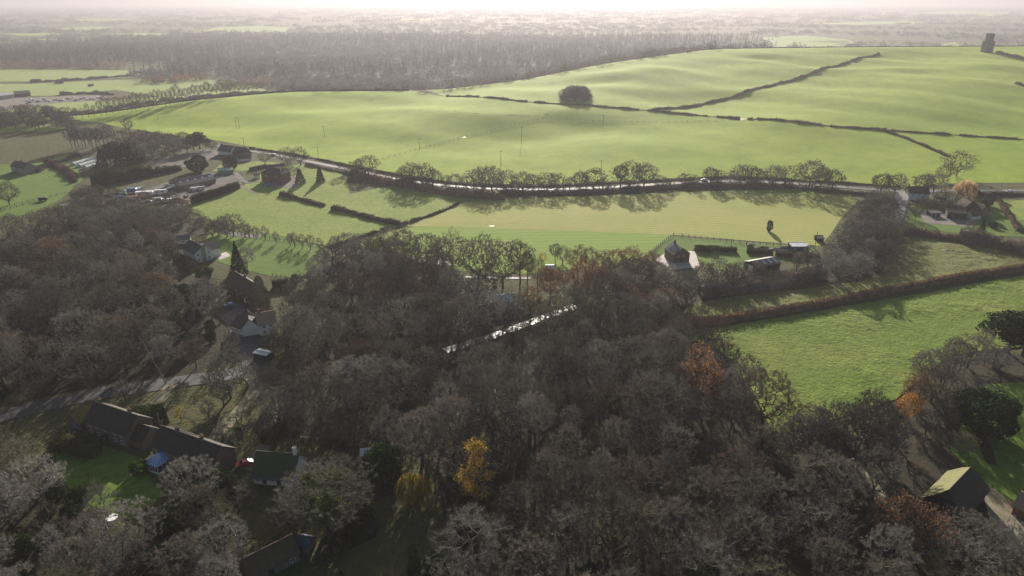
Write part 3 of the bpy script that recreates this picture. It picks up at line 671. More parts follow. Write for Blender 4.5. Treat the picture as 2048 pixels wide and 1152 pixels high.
MB().add([(cx0-.15, -cy-.15, 2.43), (cx1+.15, -cy-.15, 2.43), (cx1+.15, -.03, 2.43), (cx0-.15, -.03, 2.43), (cm-.6, -cy*.45, 3.7), (cm+.6, -cy*.45, 3.7), (cm+.6, -.03, 3.7), (cm-.6, -.03, 3.7)],
         [(0, 1, 5, 4), (1, 2, 6, 5), (3, 0, 4, 7), (4, 5, 6, 7), (3, 2, 1, 0), (2, 3, 7, 6)]).build('glass_roof', M['conservatory_glass'], co)
bars = MB()
for k in range(8):
    x = cx0 + (cx1-cx0)*k/7; bars.tube((x, -cy-.12, 2.47), (cm-.6+1.2*k/7, -cy*.45, 3.74), .035, .035, 4)
for k in range(3):
    y = -cy*(.15+.28*k); bars.tube((cx0-.12, y, 2.47), (cm-.6, max(y, -cy*.45), 3.74), .035, .035, 4); bars.tube((cx1+.12, y, 2.47), (cm+.6, max(y, -cy*.45), 3.74), .035, .035, 4)
bars.build('glazing_bar', M['white_paint'], co)
# white cottage beside the big ivy tree
r0, L = house('cottage', 'white cottage with dark mossy roof beside the spreading ivied oak', 'cottage', (508, 968), (590, 974), 8.0, 3.2, 6.8, 'white_render', 'thatch',
    chim=((.93, .5, 1.9, 'white_render'),), wins=[(.12, 1.1, .9, 1.2), (.45, 1.3, .8, .9), (.8, 1.1, 1, 1.1)], doors=((.62, 1, 2, 'dark_wood'), (.27, 1, 2, 'dark_wood')))
MB().add([(-.2, -1.3, 2.65), (L+.2, -1.3, 2.65), (L+.2, -.36, 3.0), (-.2, -.36, 3.0), (-.2, -1.3, 2.75), (L+.2, -1.3, 2.75), (L+.2, -.36, 3.1), (-.2, -.36, 3.1)],
         [(0, 3, 2, 1), (4, 5, 6, 7), (0, 1, 5, 4), (1, 2, 6, 5), (2, 3, 7, 6), (3, 0, 4, 7)]).build('veranda_roof', M['slate'], r0)
house('outbuilding', 'brown roofed outbuilding with tan sunlit roof edge at bottom of photo', 'outbuilding', (505, 1172), (600, 1122), 6.0, 2.4, 5.0, 'grey_wood', 'tile_brown', wins=((.85, .9, 1.2, .9),), doors=((.4, 1.2, 2, 'dark_wood'),))
house('garden_shed', 'small blue grey roofed shed beyond the brown roofed outbuilding', 'shed', (593, 1101), (618, 1107), 3.0, 1.9, 2.9, 'grey_wood', 'blue_wood', doors=((.4, .9, 1.6, 'dark_wood'),), ov=.2)
# dark barn with the mossy roof: eave corners seen at 3.4 m
r0, L = house('barn', 'big black timber barn with steep half hipped roof, mossy on lit slope, darkened on shaded', 'barn', (1868, 1044), (1938, 1040), 9.0, 3.4, 8.6, 'black_wood', 'tile_moss', L=10)
for c in list(r0.children_recursive): bpy.data.objects.remove(c, do_unlink=True)
NL, FL, FR = px(1844, 993, 3.4), px(1896, 941, 3.4), px(1979, 979, 3.4)
ax = Vector((FL.x-NL.x, FL.y-NL.y, 0)); Lb = ax.length; ax.normalize(); ac = Vector((ax.y, -ax.x, 0)); Wb = abs((FR-FL).dot(ac))
r0.location = (NL.x, NL.y, th(NL.x, NL.y)-.15); r0.rotation_euler = (0, 0, math.atan2(-ac.y, -ac.x) + math.pi); BLD.append((*(NL + ax*Lb/2 + ac*Wb/2)[:2], max(Lb, Wb)*.6))
# local x = across, local y = along the ridge
hh = Wb*.5*1.0 + 3.4
MB().box(.3, Wb-.3, .3, Lb-.3, -.4, 3.5).prism_y([(.3, 3.5), (Wb-.3, 3.5), (Wb*.5+.9, hh-1.2), (Wb*.5-.9, hh-1.2)], .3, Lb-.3).build('wall', M['black_wood'], r0)
hp = Wb*.16
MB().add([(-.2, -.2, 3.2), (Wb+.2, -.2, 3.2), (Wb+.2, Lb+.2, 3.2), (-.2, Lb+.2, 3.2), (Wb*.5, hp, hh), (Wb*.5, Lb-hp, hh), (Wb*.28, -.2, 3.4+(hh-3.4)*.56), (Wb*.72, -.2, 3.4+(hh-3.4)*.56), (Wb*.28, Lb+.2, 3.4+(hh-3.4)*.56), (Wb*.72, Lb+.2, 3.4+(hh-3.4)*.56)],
         [(1, 2, 9, 5, 4, 7), (6, 7, 4), (9, 8, 5)]).build('roof', M['tile_dark'], r0)  # darker tile on the shaded slope: its shade is put into the colour
MB().add([(-.2, -.2, 3.2), (Wb*.28, -.2, 3.4+(hh-3.4)*.56), (Wb*.5, hp, hh), (Wb*.5, Lb-hp, hh), (Wb*.28, Lb+.2, 3.4+(hh-3.4)*.56), (-.2, Lb+.2, 3.2)], [(0, 1, 2, 3, 4, 5)]).build('mossy_lit_roof_slope', M['tile_moss'], r0)  # moss, and a lighter colour for the slope the sun falls on
MB().box(Wb*.35, Wb*.65, .22, .28, -.1, 3.0).build('door', M['dark_wood'], r0)
MB().tube((Wb*.5, hp, hh+.05), (Wb*.5, Lb-hp, hh+.05), .14, .14, 6).build('ridge_cap', M['tile_brown'], r0)
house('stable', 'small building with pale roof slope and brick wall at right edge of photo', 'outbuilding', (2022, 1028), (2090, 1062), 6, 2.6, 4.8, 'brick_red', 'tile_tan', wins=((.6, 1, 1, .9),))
# white house and its neighbours, left of centre
r0, L = house('white_house', 'white rendered house with dark roof and grey chimney breast beside the tree lined lawn', 'house', (368, 516), (393, 527), 8.0, 5.0, 7.8, 'white_render', 'slate', chim=((.5, .5, .9, 'stone'),),
    wins=[(.2, 3.4, 1, 1), (.8, 3.4, 1, 1), (.3, 1, 1.2, 1.1)], side=[(1, y, z, .9, 1.1) for y in (.18, .8) for z in (1, 3.4)])
MB().box(L+.02, L+.7, 3.2, 4.8, -.4, 8.6).build('chimney_breast', M['stone'], r0)
wing(r0, 2, L+3.5, -6.0, 5.4, 2.3, 4.4, 'brick_brown', 'tile_dark')
wing(r0, 1.5, L-1, 8.1, 4.5, 4.4, 6.6, 'white_render', 'slate', across=True)
house('outbuilding', 'cream outbuilding with pale roof behind the white rendered house', 'outbuilding', (355, 489), (380, 487), 5, 2.5, 3.8, 'cream_render', 'fibre_sheet', wins=((.5, 1, 1, .9),))
r0, L = house('cottage', 'long brick cottage with arched openings beside the tall clipped cypress', 'cottage', (456, 583), (503, 614), 8.0, 4.4, 7.8, 'brick_brown', 'tile_brown', chim=((.45,), (.93,)),
    wins=[(x, 3.0, .9, .9) for x in (.15, .4, .62, .85)] + [(.88, .9, 1.1, 1.1)], doors=((.3, 2.0, 2.1, 'dark_wood'), (.6, 2.0, 2.1, 'dark_wood'), (.75, 1, 2, 'white_paint')), side=((1, .4, 3, .9, .9),))
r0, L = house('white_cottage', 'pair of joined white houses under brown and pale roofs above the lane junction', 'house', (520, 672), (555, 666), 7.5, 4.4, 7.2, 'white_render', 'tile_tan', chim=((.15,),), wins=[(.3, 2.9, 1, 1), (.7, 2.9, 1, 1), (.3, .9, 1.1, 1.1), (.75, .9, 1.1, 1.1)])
wing(r0, -5.5, -.02, 1.5, 9, 3.6, 6.6, 'white_render', 'tile_dark', across=True)
house('white_cottage', 'small white gabled cottage with brown roof left of the joined white houses', 'house', (465, 664), (487, 672), 8, 2.9, 5.6, 'white_render', 'tile_brown', wins=((.5, 1, 1.2, 1.1),), side=((1, .5, 1, 1, 1),))
house('garden_shed', 'small flat white roofed shed standing by the lane below the joined white houses', 'shed', (508, 716), (534, 722), 3.2, 2.0, 2.2, 'black_wood', 'tarp', ov=.15, doors=((.5, .9, 1.7, 'dark_wood'),))
house('garden_shed', 'low dark shed with pale grey roof among trees below the yard', 'shed', (209, 449), (236, 447), 4.5, 2.1, 2.8, 'black_wood', 'fibre_sheet', doors=((.4, 1, 1.7, 'dark_wood'),))
# woodland buildings
house('garden_shed', 'white roofed shed under the yellow tree on the far edge of the wood', 'shed', (1092, 547), (1107, 547), 4, 2.3, 3.1, 'dark_wood', 'tarp', doors=((.5, 1, 1.8, 'dark_wood'),))
house('woodland_house', 'white roofed house half hidden by orange trees above the wet road', 'house', (995, 622), (1030, 617), 6, 3.6, 5.2, 'white_render', 'tarp', wins=((.3, 1.2, 1, 1), (.7, 1.2, 1, 1)))
house('garden_shed', 'small white roofed shed under dark conifers right of the cottage', 'shed', (722, 926), (742, 924), 3, 2.3, 2.9, 'grey_wood', 'tarp', ov=.15)
# brick house with the pale roof slope, black barn, cabins
r0, L = house('brick_house', 'dark brick house with one bright roof slope and pale patio in green garden', 'house', (1346, 527), (1378, 524), 8.5, 4.6, 7.2, 'brick_dark', 'tile_brown', chim=(), L=None)
for c in list(r0.children_recursive): bpy.data.objects.remove(c, do_unlink=True)
wl_ = MB().prism_y([(0, -.4), (L, -.4), (L, 4.4), (L/2, 7.2), (0, 4.4)], 0, 9).build('wall', M['brick_dark'], r0)
s = 2.8/(L/2); ro = MB().prism_y([(-.3, 4.4-.3*s), (L/2, 7.2), (L+.3, 4.4-.3*s), (L+.3, 4.6-.3*s), (L/2, 7.43), (-.3, 4.6-.3*s)], -.3, 9.3).build('roof', M['slate'], r0)
sl = math.hypot(L/2, 2.8); p = [(-.1 + (L/2)*f, 4.4 + .24 + 2.8*f) for f in (.12, .85)]
MB().add([(p[0][0], 1, p[0][1]), (p[1][0], 1, p[1][1]), (p[1][0], 6.5, p[1][1]), (p[0][0], 6.5, p[0][1]), (p[0][0], 1, p[0][1]-.15), (p[1][0], 1, p[1][1]-.15), (p[1][0], 6.5, p[1][1]-.15), (p[0][0], 6.5, p[0][1]-.15)],
         [(3, 2, 1, 0), (4, 5, 6, 7), (0, 1, 5, 4), (1, 2, 6, 5), (2, 3, 7, 6), (3, 0, 4, 7)]).build('solar_panel', M['glass'], ro)
for x in (.3, .62): window(r0, x*L, 3.0, 1.0, 1.0, 0, -1)
door(r0, L*.5, 1.1, 2.0, 0, -1, 'dark_wood'); chimney(ro, L*.5, 7.6, 6.2, 8.2, mat='brick_dark')
r0, L = house('black_barn', 'long black shed with pale corrugated roof and white sliding door', 'barn', (1511, 548), (1559, 539), 7.5, 3.4, 4.6, 'black_wood', 'fibre_sheet', at=None)
door(r0, 1.2, 2.2, 2.8, 0, -1, 'black_wood')
sk = MB()
for k in range(4):
    x = L*(.15 + .23*k); sk.add([(x, .5, 3.4 + .5*1.2/3.75 + .26), (x+1.1, .5, 3.4 + .5*1.2/3.75 + .26), (x+1.1, 3.5, 3.4+3.5*1.2/3.75 + .26), (x, 3.5, 3.4+3.5*1.2/3.75 + .26)], [(0, 1, 2, 3)])
sk.build('roof_light', M['metal_sheet'], r0)
door(r0, 3.4, 2.6, 2.7, 0, -1, 'white_paint', 'x')
r0, L = house('stable', 'blue timber cabin with bright white roof at the hay field corner', 'cabin', (1583, 503), (1616, 503), 5.0, 2.7, 3.1, 'blue_wood', 'tarp', wins=((.2, 1, 1, .9), (.75, 1, 1, .9)), doors=((.45, 1.2, 1.9, 'dark_wood'),), yc=.85)
house('field_shelter', 'small black shelter alone at the hay field edge by a leaning pole', 'shelter', (1634, 484), (1647, 484), 3.6, 2.0, 2.5, 'black_wood', 'black_wood', yc=.8)
# right hand village
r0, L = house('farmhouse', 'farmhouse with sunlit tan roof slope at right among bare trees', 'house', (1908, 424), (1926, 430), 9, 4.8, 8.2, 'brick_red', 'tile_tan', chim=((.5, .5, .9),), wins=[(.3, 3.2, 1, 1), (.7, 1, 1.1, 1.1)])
wing(r0, L+.02, L+8, 1.5, 7, 4.2, 7.0, 'brick_brown', 'tile_dark'); wing(r0, L+4, L+9, -3.5, 6, 2.4, 4.6, 'white_render', 'tile_brown', across=True)
house('black_barn', 'wide black timber shed in front of the tan roofed farmhouse', 'shed', (1893, 437), (1931, 440), 6, 3.6, 4.6, 'black_wood', 'black_wood', doors=((.3, 1.6, 2.6, 'dark_wood'), (.65, 1.6, 2.6, 'dark_wood')), yc=.7)
r0, L = house('open_shed', 'low open fronted shed with pale roof and white posts left of the wide black shed', 'shed', (1860, 434), (1881, 434), 4.5, 2.4, 2.9, 'dark_wood', 'fibre_sheet', yc=.8)
for k in range(3): MB().box(L*(.1+.4*k)-.14, L*(.1+.4*k)+.14, -.3, -.05, -.2, 2.4).build('post', M['white_paint'], r0)
house('white_house', 'dark roofed white gabled house beside the road bend at right', 'house', (1816, 400), (1856, 401), 8, 4.4, 7.2, 'white_render', 'tile_dark', chim=((.05,), (.95,)), wins=[(.2, 2.8, 1, 1), (.5, 2.8, 1, 1), (.8, 2.8, 1, 1)])
# left farm and yard
r0, L = house('brick_house', 'tall red brick house with dark roof and long shadow on the paddock', 'house', (524, 363), (562, 368), 10, 6.0, 8.8, 'brick_red', 'tile_dark', hip=(3.5, 3.5), chim=((.9, .5, .8),), wins=[(x, 3.9, .9, 1.1) for x in (.25, .75)], doors=((.5, 1, 2, 'dark_wood'),))
house('garden_shed', 'small white fronted shed left of the tall red brick house', 'shed', (509, 358), (520, 357), 4, 2.6, 3.2, 'white_render', 'fibre_sheet')
r0, L = house('white_cottage', 'dark roofed cottage with white gable by the crop field corner', 'cottage', (437, 309), (462, 311), 8, 3.2, 6.8, 'white_render', 'slate', wins=((.4, 1, 1.2, 1),), chim=((.1,),))
house('cottage', 'dark hipped roof cottage right of the white gabled one', 'cottage', (466, 314), (488, 316), 8, 3.0, 7.2, 'dark_wood', 'tile_dark', wins=((.5, 1, 1, 1),))
house('cottage', 'small thatched brown building with white gable end beside the round holly', 'cottage', (478, 324), (503, 321), 6, 2.4, 4.6, 'white_render', 'tile_brown')
house('green_barn', 'flat pale green roofed shed behind the curving conifer hedge', 'shed', (438, 350), (467, 347), 6.5, 2.8, 3.4, 'green_sheet', 'green_sheet', yc=.85)
r0, L = house('farm_building', 'long low grey sheet roofed farm building with small roof lights', 'barn', (360, 382), (432, 366), 11, 3.0, 5.6, 'grey_wood', 'fibre_sheet', doors=((.3, 2.4, 2.4, 'dark_wood'),))
rl = MB()
for k in range(5):
    x = L*(.1+.2*k); rl.add([(x, 2.6, 3+2.6*2.6/5.5+.26), (x+1.2, 2.6, 3+2.6*2.6/5.5+.26), (x+1.2, 4.2, 3+4.2*2.6/5.5+.26), (x, 4.2, 3+4.2*2.6/5.5+.26)], [(0, 1, 2, 3)])
rl.build('roof_light', M['tarp'], r0)
for k in range(3):
    m = MB(); a = px(146 + 12*k, 331 + 3.4*k); b = px(185 + 9*k, 320 + 4*k); d = b-a; Lg = d.length
    r1 = tag(empty('polytunnel', (a.x, a.y, th(a.x, a.y)-.1), math.atan2(d.y, d.x)), ('white plastic growing tunnel farthest back of the three by the dark pines', 'white plastic growing tunnel in the middle of the three by the dark pines', 'white plastic growing tunnel nearest of the three by the dark pines')[k], 'polytunnel', 'three white growing tunnels')
    MB().prism_x([(2.2*math.cos(t), 2.4*math.sin(t)) for t in np.linspace(0, math.pi, 11)], 0, Lg).build('cover', M['tarp'], r1)
    hb = MB()
    for j in range(int(Lg/2.5)+1):
        q = [(2.26*math.cos(t), 2.46*math.sin(t)) for t in np.linspace(0, math.pi, 9)]
        for (y0, z0), (y1, z1) in zip(q, q[1:]): hb.tube((j*2.5, y0, z0), (j*2.5, y1, z1), .05, .05, 4)
    hb.build('hoop', M['grey_wood'], r1); BLD.append((a.x+d.x/2, a.y+d.y/2, 12))
house('stone_house', 'small grey stone house alone in the left hand field', 'house', (24, 344), (50, 349), 8, 4.6, 7.2, 'stone', 'slate', chim=((.5,),), wins=((.3, 2.8, 1, 1), (.7, 2.8, 1, 1)), side=((1, .5, 1, 1, 1),))
house('industrial_shed', 'long pale blue grey industrial roof at far left edge by the scrap yard', 'warehouse', (-40, 205), (30, 196), 26, 5, 7, 'metal_sheet', 'metal_sheet')
house('industrial_shed', 'dark arched roofed shed beside the far scrap yard', 'warehouse', (30, 194), (62, 192), 16, 4, 6.5, 'black_wood', 'fibre_sheet')
house('field_shelter', 'small brown shelter alone in the far left pasture', 'shelter', (176, 173), (184, 173), 5, 2.6, 3.4, 'dark_wood', 'rust', yc=.8)
for k, (u, v, c, lb) in enumerate(((120, 168, 'dark_wood', 'dark sprawling farm shed in the far left pasture'), (75, 165, 'fibre_sheet', 'grey farm shed left of the sprawling one in the far pasture'), (278, 146, 'tarp', 'white roofed shed beside the far wood at left'))):
    house('farm_shed', lb, 'shed', (u-8, v), (u+8, v-1), 9, 3, 4.6, 'grey_wood', c)
# distant houses right of the tower
for k, (u, v, c, lb) in enumerate(((1996, 84, 'chimney_pot', 'red roofed house right of the stone tower, in trees'), (1895, 78, 'white_render', 'white house in far trees left of the stone tower'), (1875, 72, 'slate', 'grey roofed house in far trees above the hill crest'))):
    p = plain_pt(u, v); r1 = tag(empty('distant_house', (p.x, p.y, th(p.x, p.y)), .4*k), lb, 'house')
    walls(r1, 16, 9, 5.5, 9.5, 'white_render'); gable_roof(MB(), 16, 9, 5.5, 9.5).build('roof', M[c], r1)
# tower on the hill
a, b = px(1968.5, 105.5), px(1988, 105.5); c0 = a.lerp(b, .5); tw = (b-a).length
r1 = tag(empty('folly_tower', (c0.x, c0.y + tw/2, th(c0.x, c0.y + tw/2)-.4), R(4)), 'square stone tower with narrower top stage on the hill crest', 'tower')
h = tw*.44; S = tw/15
def stage(z0, z1, w): return MB().box(-w, w, -w, w, z0, z1)
stage(0, 19*S, h*.98).build('wall', M['tower_stone'], r1)
t2 = stage(19.0*S+.01, 29*S, h*.66); t2.build('upper_stage', M['tower_stone'], r1)
cr = MB().box(-h*.72, h*.72, -h*.72, h*.72, 29*S+.01, 29.9*S)
for i in range(4):
    for sx, sy in ((0, -1), (0, 1), (-1, 0), (1, 0)):
        o = (-.6 + .4*i)*h; x, y = (o, sy*h*.64) if sx == 0 else (sx*h*.64, o)
        cr.box(x-h*.08, x+h*.08, y-h*.08, y+h*.08, 29.9*S, 31*S)
cr.build('parapet', M['tower_stone'], r1)
MB().box(-h*1.04, h*1.04, -h*1.04, h*1.04, 18.2*S, 19*S+.02).build('cornice', M['tower_stone'], r1)
for z in (5, 12, 23):
    for x in (-.3, .3): window(r1, x*h, z*S, 1.0*S, 2.2*S, -h*(.66 if z > 20 else .98), -1, 'tower_stone')
MB().box(-.9*S, .9*S, -h*.98-.08, -h*.98, .3, 3.2*S).build('door', M['dark_wood'], r1)

# ------------------------------------------------------------------ vehicles and yard things
def car(label, u, v, rz, col, cat='car', L=4.4, Wc=1.8, H=1.48, group=None, estate=True, name='parked_car'):
    p = px(u, v); r1 = tag(empty(name, (p.x, p.y, th(p.x, p.y) + .14), rz), label, cat, group); h = L/2
    prof = [(-h, .45), (-h*.97, .8), (-h*.62, .92), (-h*.32, H-.06), (h*.3, H), (h*.82, .98 if estate else .9), (h*.98, .9), (h, .45), (h*.8, .28), (-h*.8, .28)]
    V, Fs = [], []; n = len(prof)
    for s_, f in ((-1, .86), (-.8, 1), (.8, 1), (1, .86)):
        for x, z in prof:
            top = z > 1.05; V.append((x*(1 if abs(s_) < 1 else .985), s_*Wc/2*(.82 if top else 1), z*(1 if abs(s_) < 1 else .98)))
    for k in range(3):
        for i in range(n): Fs.append((k*n+i, k*n+(i+1) % n, (k+1)*n+(i+1) % n, (k+1)*n+i))
    Fs += [tuple(range(n))[::-1], tuple(range(3*n, 4*n))]
    MB().add(V, Fs).build('body', M[col], r1)
    g = MB(); wy = Wc*.415
    g.add([(-h*.585, -wy*.9, .96), (-h*.585, wy*.9, .96), (-h*.335, wy*.86, H-.1), (-h*.335, -wy*.86, H-.1)], [(0, 1, 2, 3)]); 
    for q in range(4): x, y, z = g.v[q]; g.v[q] = (x-.03, y, z+.03)
    g.build('windscreen', M['car_glass'], r1)
    for s_ in (-1, 1):
        MB().add([(-h*.5, s_*(wy+.09), 1.0), (h*.68, s_*(wy+.09), 1.02), (h*.3, s_*(wy+.02), H-.14), (-h*.3, s_*(wy+.02), H-.16)], [(0, 1, 2, 3)]).build('side_window', M['car_glass'], r1)
        for x in (-h*.6, h*.6):
            w = MB().tube((x, s_*(Wc/2-.2), .18), (x, s_*(Wc/2+.02), .18), .32, .32, 12).build('wheel', M['rubber'], r1)
            MB().tube((x, s_*(Wc/2+.0), .18), (x, s_*(Wc/2+.04), .18), .18, .18, 8).build('rim', M['car_silver'], w)
        MB().box(-h-.015, -h*.93, s_*.55-.16, s_*.55+.16, .6, .76).build('headlight', M['white_paint'], r1)
    return r1
car('white car parked on the drive behind the long terrace', 240, 829, R(-20), 'car_white')
car('red car beside the white cottage', 492, 931, R(25), 'car_red')
car('dark car on the drive behind the conservatory terrace', 388, 886, R(15), 'car_dark')
car('blue car parked below the arched cottage', 461, 613, R(20), 'car_blue')
car('white car travelling on the wet road between hedges', 1408, 361.5, R(4), 'car_white', name='moving_car')
car('dark car on the pale yard right of the red brick house', 577, 358, R(15), 'car_dark')
car('silver car on the farm track by the round crowned trees', 547, 311, R(-10), 'car_silver')
car('white car on the road at far right', 2018, 385, R(2), 'car_white', name='moving_car')
def van(label, u, v, rz, col, L=6, Wv=2.2, H=2.6, cab=True, cat='van', name='box_van', lift=.55):
    p = px(u, v); r1 = tag(empty(name, (p.x, p.y, th(p.x, p.y)+.1), rz), label, cat); BLD.append((p.x, p.y, 4))
    x0 = -L/2 + (1.6 if cab else 0)
    bd = MB().box(x0+.05, L/2, -Wv/2, Wv/2, lift, H); bd.box(x0+.1, L/2-.05, -Wv/2+.05, Wv/2-.05, H, H+.06); bd.build('body', M[col], r1)
    if cab:
        MB().prism_y([(-L/2, .45), (x0, .45), (x0, 2.1), (-L/2+.6, 2.1), (-L/2+.1, 1.25)], -Wv*.46, Wv*.46).build('cab', M['car_white'], r1)
        MB().add([(-L/2+.1, -Wv*.4, 1.32), (-L/2+.1, Wv*.4, 1.32), (-L/2+.53, Wv*.4, 2.0), (-L/2+.53, -Wv*.4, 2.0)], [(0, 1, 2, 3)]).build('windscreen', M['car_glass'], r1)
    else:
        for k in range(2): MB().box(-L*.3+k*L*.45, -L*.3+k*L*.45+1.1, -Wv/2-.02, -Wv/2, 1.3, 1.9).build('window', M['car_glass'], r1)
        MB().tube((-L/2-1.2, 0, .5), (-L/2, 0, .6), .05, .05, 5).build('drawbar', M['rubber'], r1)
    for x in (-L*.33, L*.3):
        for s_ in (-1, 1): MB().tube((x, s_*(Wv/2-.3), .3), (x, s_*(Wv/2-.02), .3), .38, .38, 10).build('wheel', M['rubber'], r1)
    return r1
van('white lorry cab facing out of the cluttered yard', 318, 405, R(200), 'metal_sheet', 6.5, 2.4, 2.9)
van('white box lorry beside the long low farm building', 350, 378, R(100), 'car_white', 7, 2.4, 3.2)
van('blue box lorry at the back of the cluttered yard', 262, 386, R(10), 'car_blue', 7, 2.4, 3.0)
van('long white static caravan in the cluttered yard', 290, 392, R(12), 'car_white', 10, 3, 2.8, False, 'caravan', 'static_caravan')
van('pale caravan right of the long white static one', 322, 388, R(10), 'tarp', 7, 2.5, 2.6, False, 'caravan', 'caravan')
van('greenish caravan left in the yard under the hedge', 243, 394, R(15), 'green_sheet', 6.5, 2.4, 2.4, False, 'caravan', 'caravan')
van('white van in front of the long low farm building', 388, 381, R(15), 'car_white', 4.8, 1.9, 1.9)
van('dark livestock trailer on the left hand pasture', 87, 402, R(15), 'car_dark', 4.5, 2.1, 2.2, False, 'trailer', 'trailer')
van('pale horsebox beside the wide farm track', 424, 366, R(40), 'tarp', 5, 2.1, 2.5)
van('long red brown container in the yard by the earth heap', 265, 401, R(12), 'rust', 9, 2.4, 2.5, False, 'container', 'container', .2)
van('grey container end on beside the blue box lorry', 278, 384, R(80), 'metal_sheet', 6, 2.4, 2.5, False, 'container', 'container', .2)
van('small white van between caravans and the earth heap', 338, 404, R(60), 'car_white', 4.6, 1.9, 1.9)
van('silver flat van parked under the curved conifer hedge', 402, 379, R(30), 'car_silver', 4.8, 1.9, 1.8)
van('white caravan at the near corner of the cluttered yard', 300, 409, R(-20), 'car_white', 5.5, 2.2, 2.4, False, 'caravan', 'caravan')
van('dark box lorry left of the farm building', 338, 385, R(70), 'car_dark', 6, 2.3, 2.8)
van('blue container at the left end of the yard', 238, 400, R(5), 'blue_paint', 6, 2.4, 2.4, False, 'container', 'container', .2)
def timber_stack(label, u, v, rz):
    p = px(u, v); r1 = tag(empty('timber_stack', (p.x, p.y, th(p.x, p.y)), rz), label, 'timber stack')
    m = MB()
    for k in range(4):
        for j in range(6-k): m.tube((-2, (j-(5-k)/2)*.42, .2 + k*.36), (2, (j-(5-k)/2)*.42, .2 + k*.36), .2, .2, 7)
    m.build('logs', M['grey_wood'], r1)
timber_stack('log stack behind the pale caravan in the yard', 328, 381, .4); timber_stack('log stack left of the long farm building', 346, 388, 1.0); timber_stack('log stack by the blue timber cabin fence', 1570, 499, .1)
def heap(name, label, cat, u, v, rx, ry, h, mat, seed=0):
    p = px(u, v); g = np.random.default_rng(seed); N = 24; V = [(0, 0, h)]; Fs = []
    for k in range(1, 7):
        for i in range(N):
            a = 2*math.pi*i/N; f = k/6; V.append((rx*f*math.cos(a)*(1+.12*g.normal()), ry*f*math.sin(a)*(1+.12*g.normal()), h*(1-f)**1.1*(1+.2*g.normal()) - (.25 if k == 6 else 0)))
    for i in range(N): Fs.append((0, 1+i, 1+(i+1) % N))
    for k in range(5):
        for i in range(N): b = 1+k*N; Fs.append((b+i, b+N+i, b+N+(i+1) % N, b+(i+1) % N))
    o = MB().add(V, Fs).build(name, M[mat]); o.location = (p.x, p.y, th(p.x, p.y)); tag(o, label, cat); return o
heap('earth_heap', 'brown earth heap in the cluttered yard', 'heap', 355, 403, 9, 5, 2.2, 'earth', 1)
heap('rubble_heap', 'pale rubble heap at the yard corner', 'heap', 345, 410, 5, 3, 1.4, 'rubble', 2)
heap('brush_heap', 'grey heap of cut branches in the rough pasture', 'heap', 1900, 503, 6, 3, .8, 'rubble', 3)
heap('rubble_heap', 'heap of pale scrap left of the blue cabin', 'heap', 1555, 500, 7, 2.2, 1.0, 'rubble', 4)
heap('rubble_heap', 'dark heap of scrap farther left of the blue cabin', 'heap', 1525, 497, 5, 2, 1.2, 'earth', 5)
# junk in the yard and the far scrap yard: crates, skips and old cars
g = np.random.default_rng(5)
def skip_(label, u, v, rz, mat, s=1.0):
    p = px(u, v); r1 = tag(empty('skip', (p.x, p.y, th(p.x, p.y)), rz, s), label, 'skip')
    MB().add([(-1.2, -.9, 0), (1.2, -.9, 0), (1.2, .9, 0), (-1.2, .9, 0), (-2, -1, 1.3), (2, -1, 1.3), (2, 1, 1.3), (-2, 1, 1.3)], [(3, 2, 1, 0), (0, 1, 5, 4), (1, 2, 6, 5), (2, 3, 7, 6), (3, 0, 4, 7)]).build('body', M[mat], r1)
    MB().add([(-1.7, -.85, 1.0), (1.7, -.85, 1.0), (1.7, .85, 1.1), (-1.7, .85, 1.0), (0, 0, 1.7)], [(0, 1, 4), (1, 2, 4), (2, 3, 4), (3, 0, 4)]).build('rubbish', M['rubble'], r1)
for q in ((302, 400, 'blue_paint', 'blue skip before the long static caravan'), (335, 397, 'rust', 'rusty skip beside the earth heap'), (372, 395, 'grey_wood', 'grey skip under the conifer hedge'), (335, 373, 'metal_sheet', 'pale skip behind the white box lorry'), (1500, 493, 'rust', 'rusty skip on the hay field fence line')):
    skip_(q[3], q[0], q[1], g.uniform(0, 3), q[2])
old = car('scrapped car in the long row of the far scrap yard', 60, 199, .3, 'car_white', group='scrapped cars in the far yard', name='scrapped_car')
cols = ['car_white', 'car_dark', 'car_silver', 'car_blue', 'car_white', 'car_red', 'car_silver']
for k in range(27):
    u = 55 + 6.6*k + g.uniform(-2, 2); v = 202.5 - .032*(u-60) + g.uniform(-3.0, 3.5); p = px(u, v)
    m = cols[k % 7]; c = empty('scrapped_car', (p.x, p.y, th(p.x, p.y)+.3), g.uniform(-.5, .5), 1.25)
    tag(c, 'scrapped car in the long row of the far scrap yard', 'car', 'scrapped cars in the far yard')
    for ch in old.children:
        if ch.name.split('.')[0] in ('body', 'windscreen'):
            d = ch.copy(); COL.objects.link(d); d.parent = c
            if ch.name.startswith('body'):
                d.data = bpy.data.meshes.get('scrap_body_' + m) or ch.data.copy(); d.data.name = 'scrap_body_' + m; d.data.materials[0] = M[m]

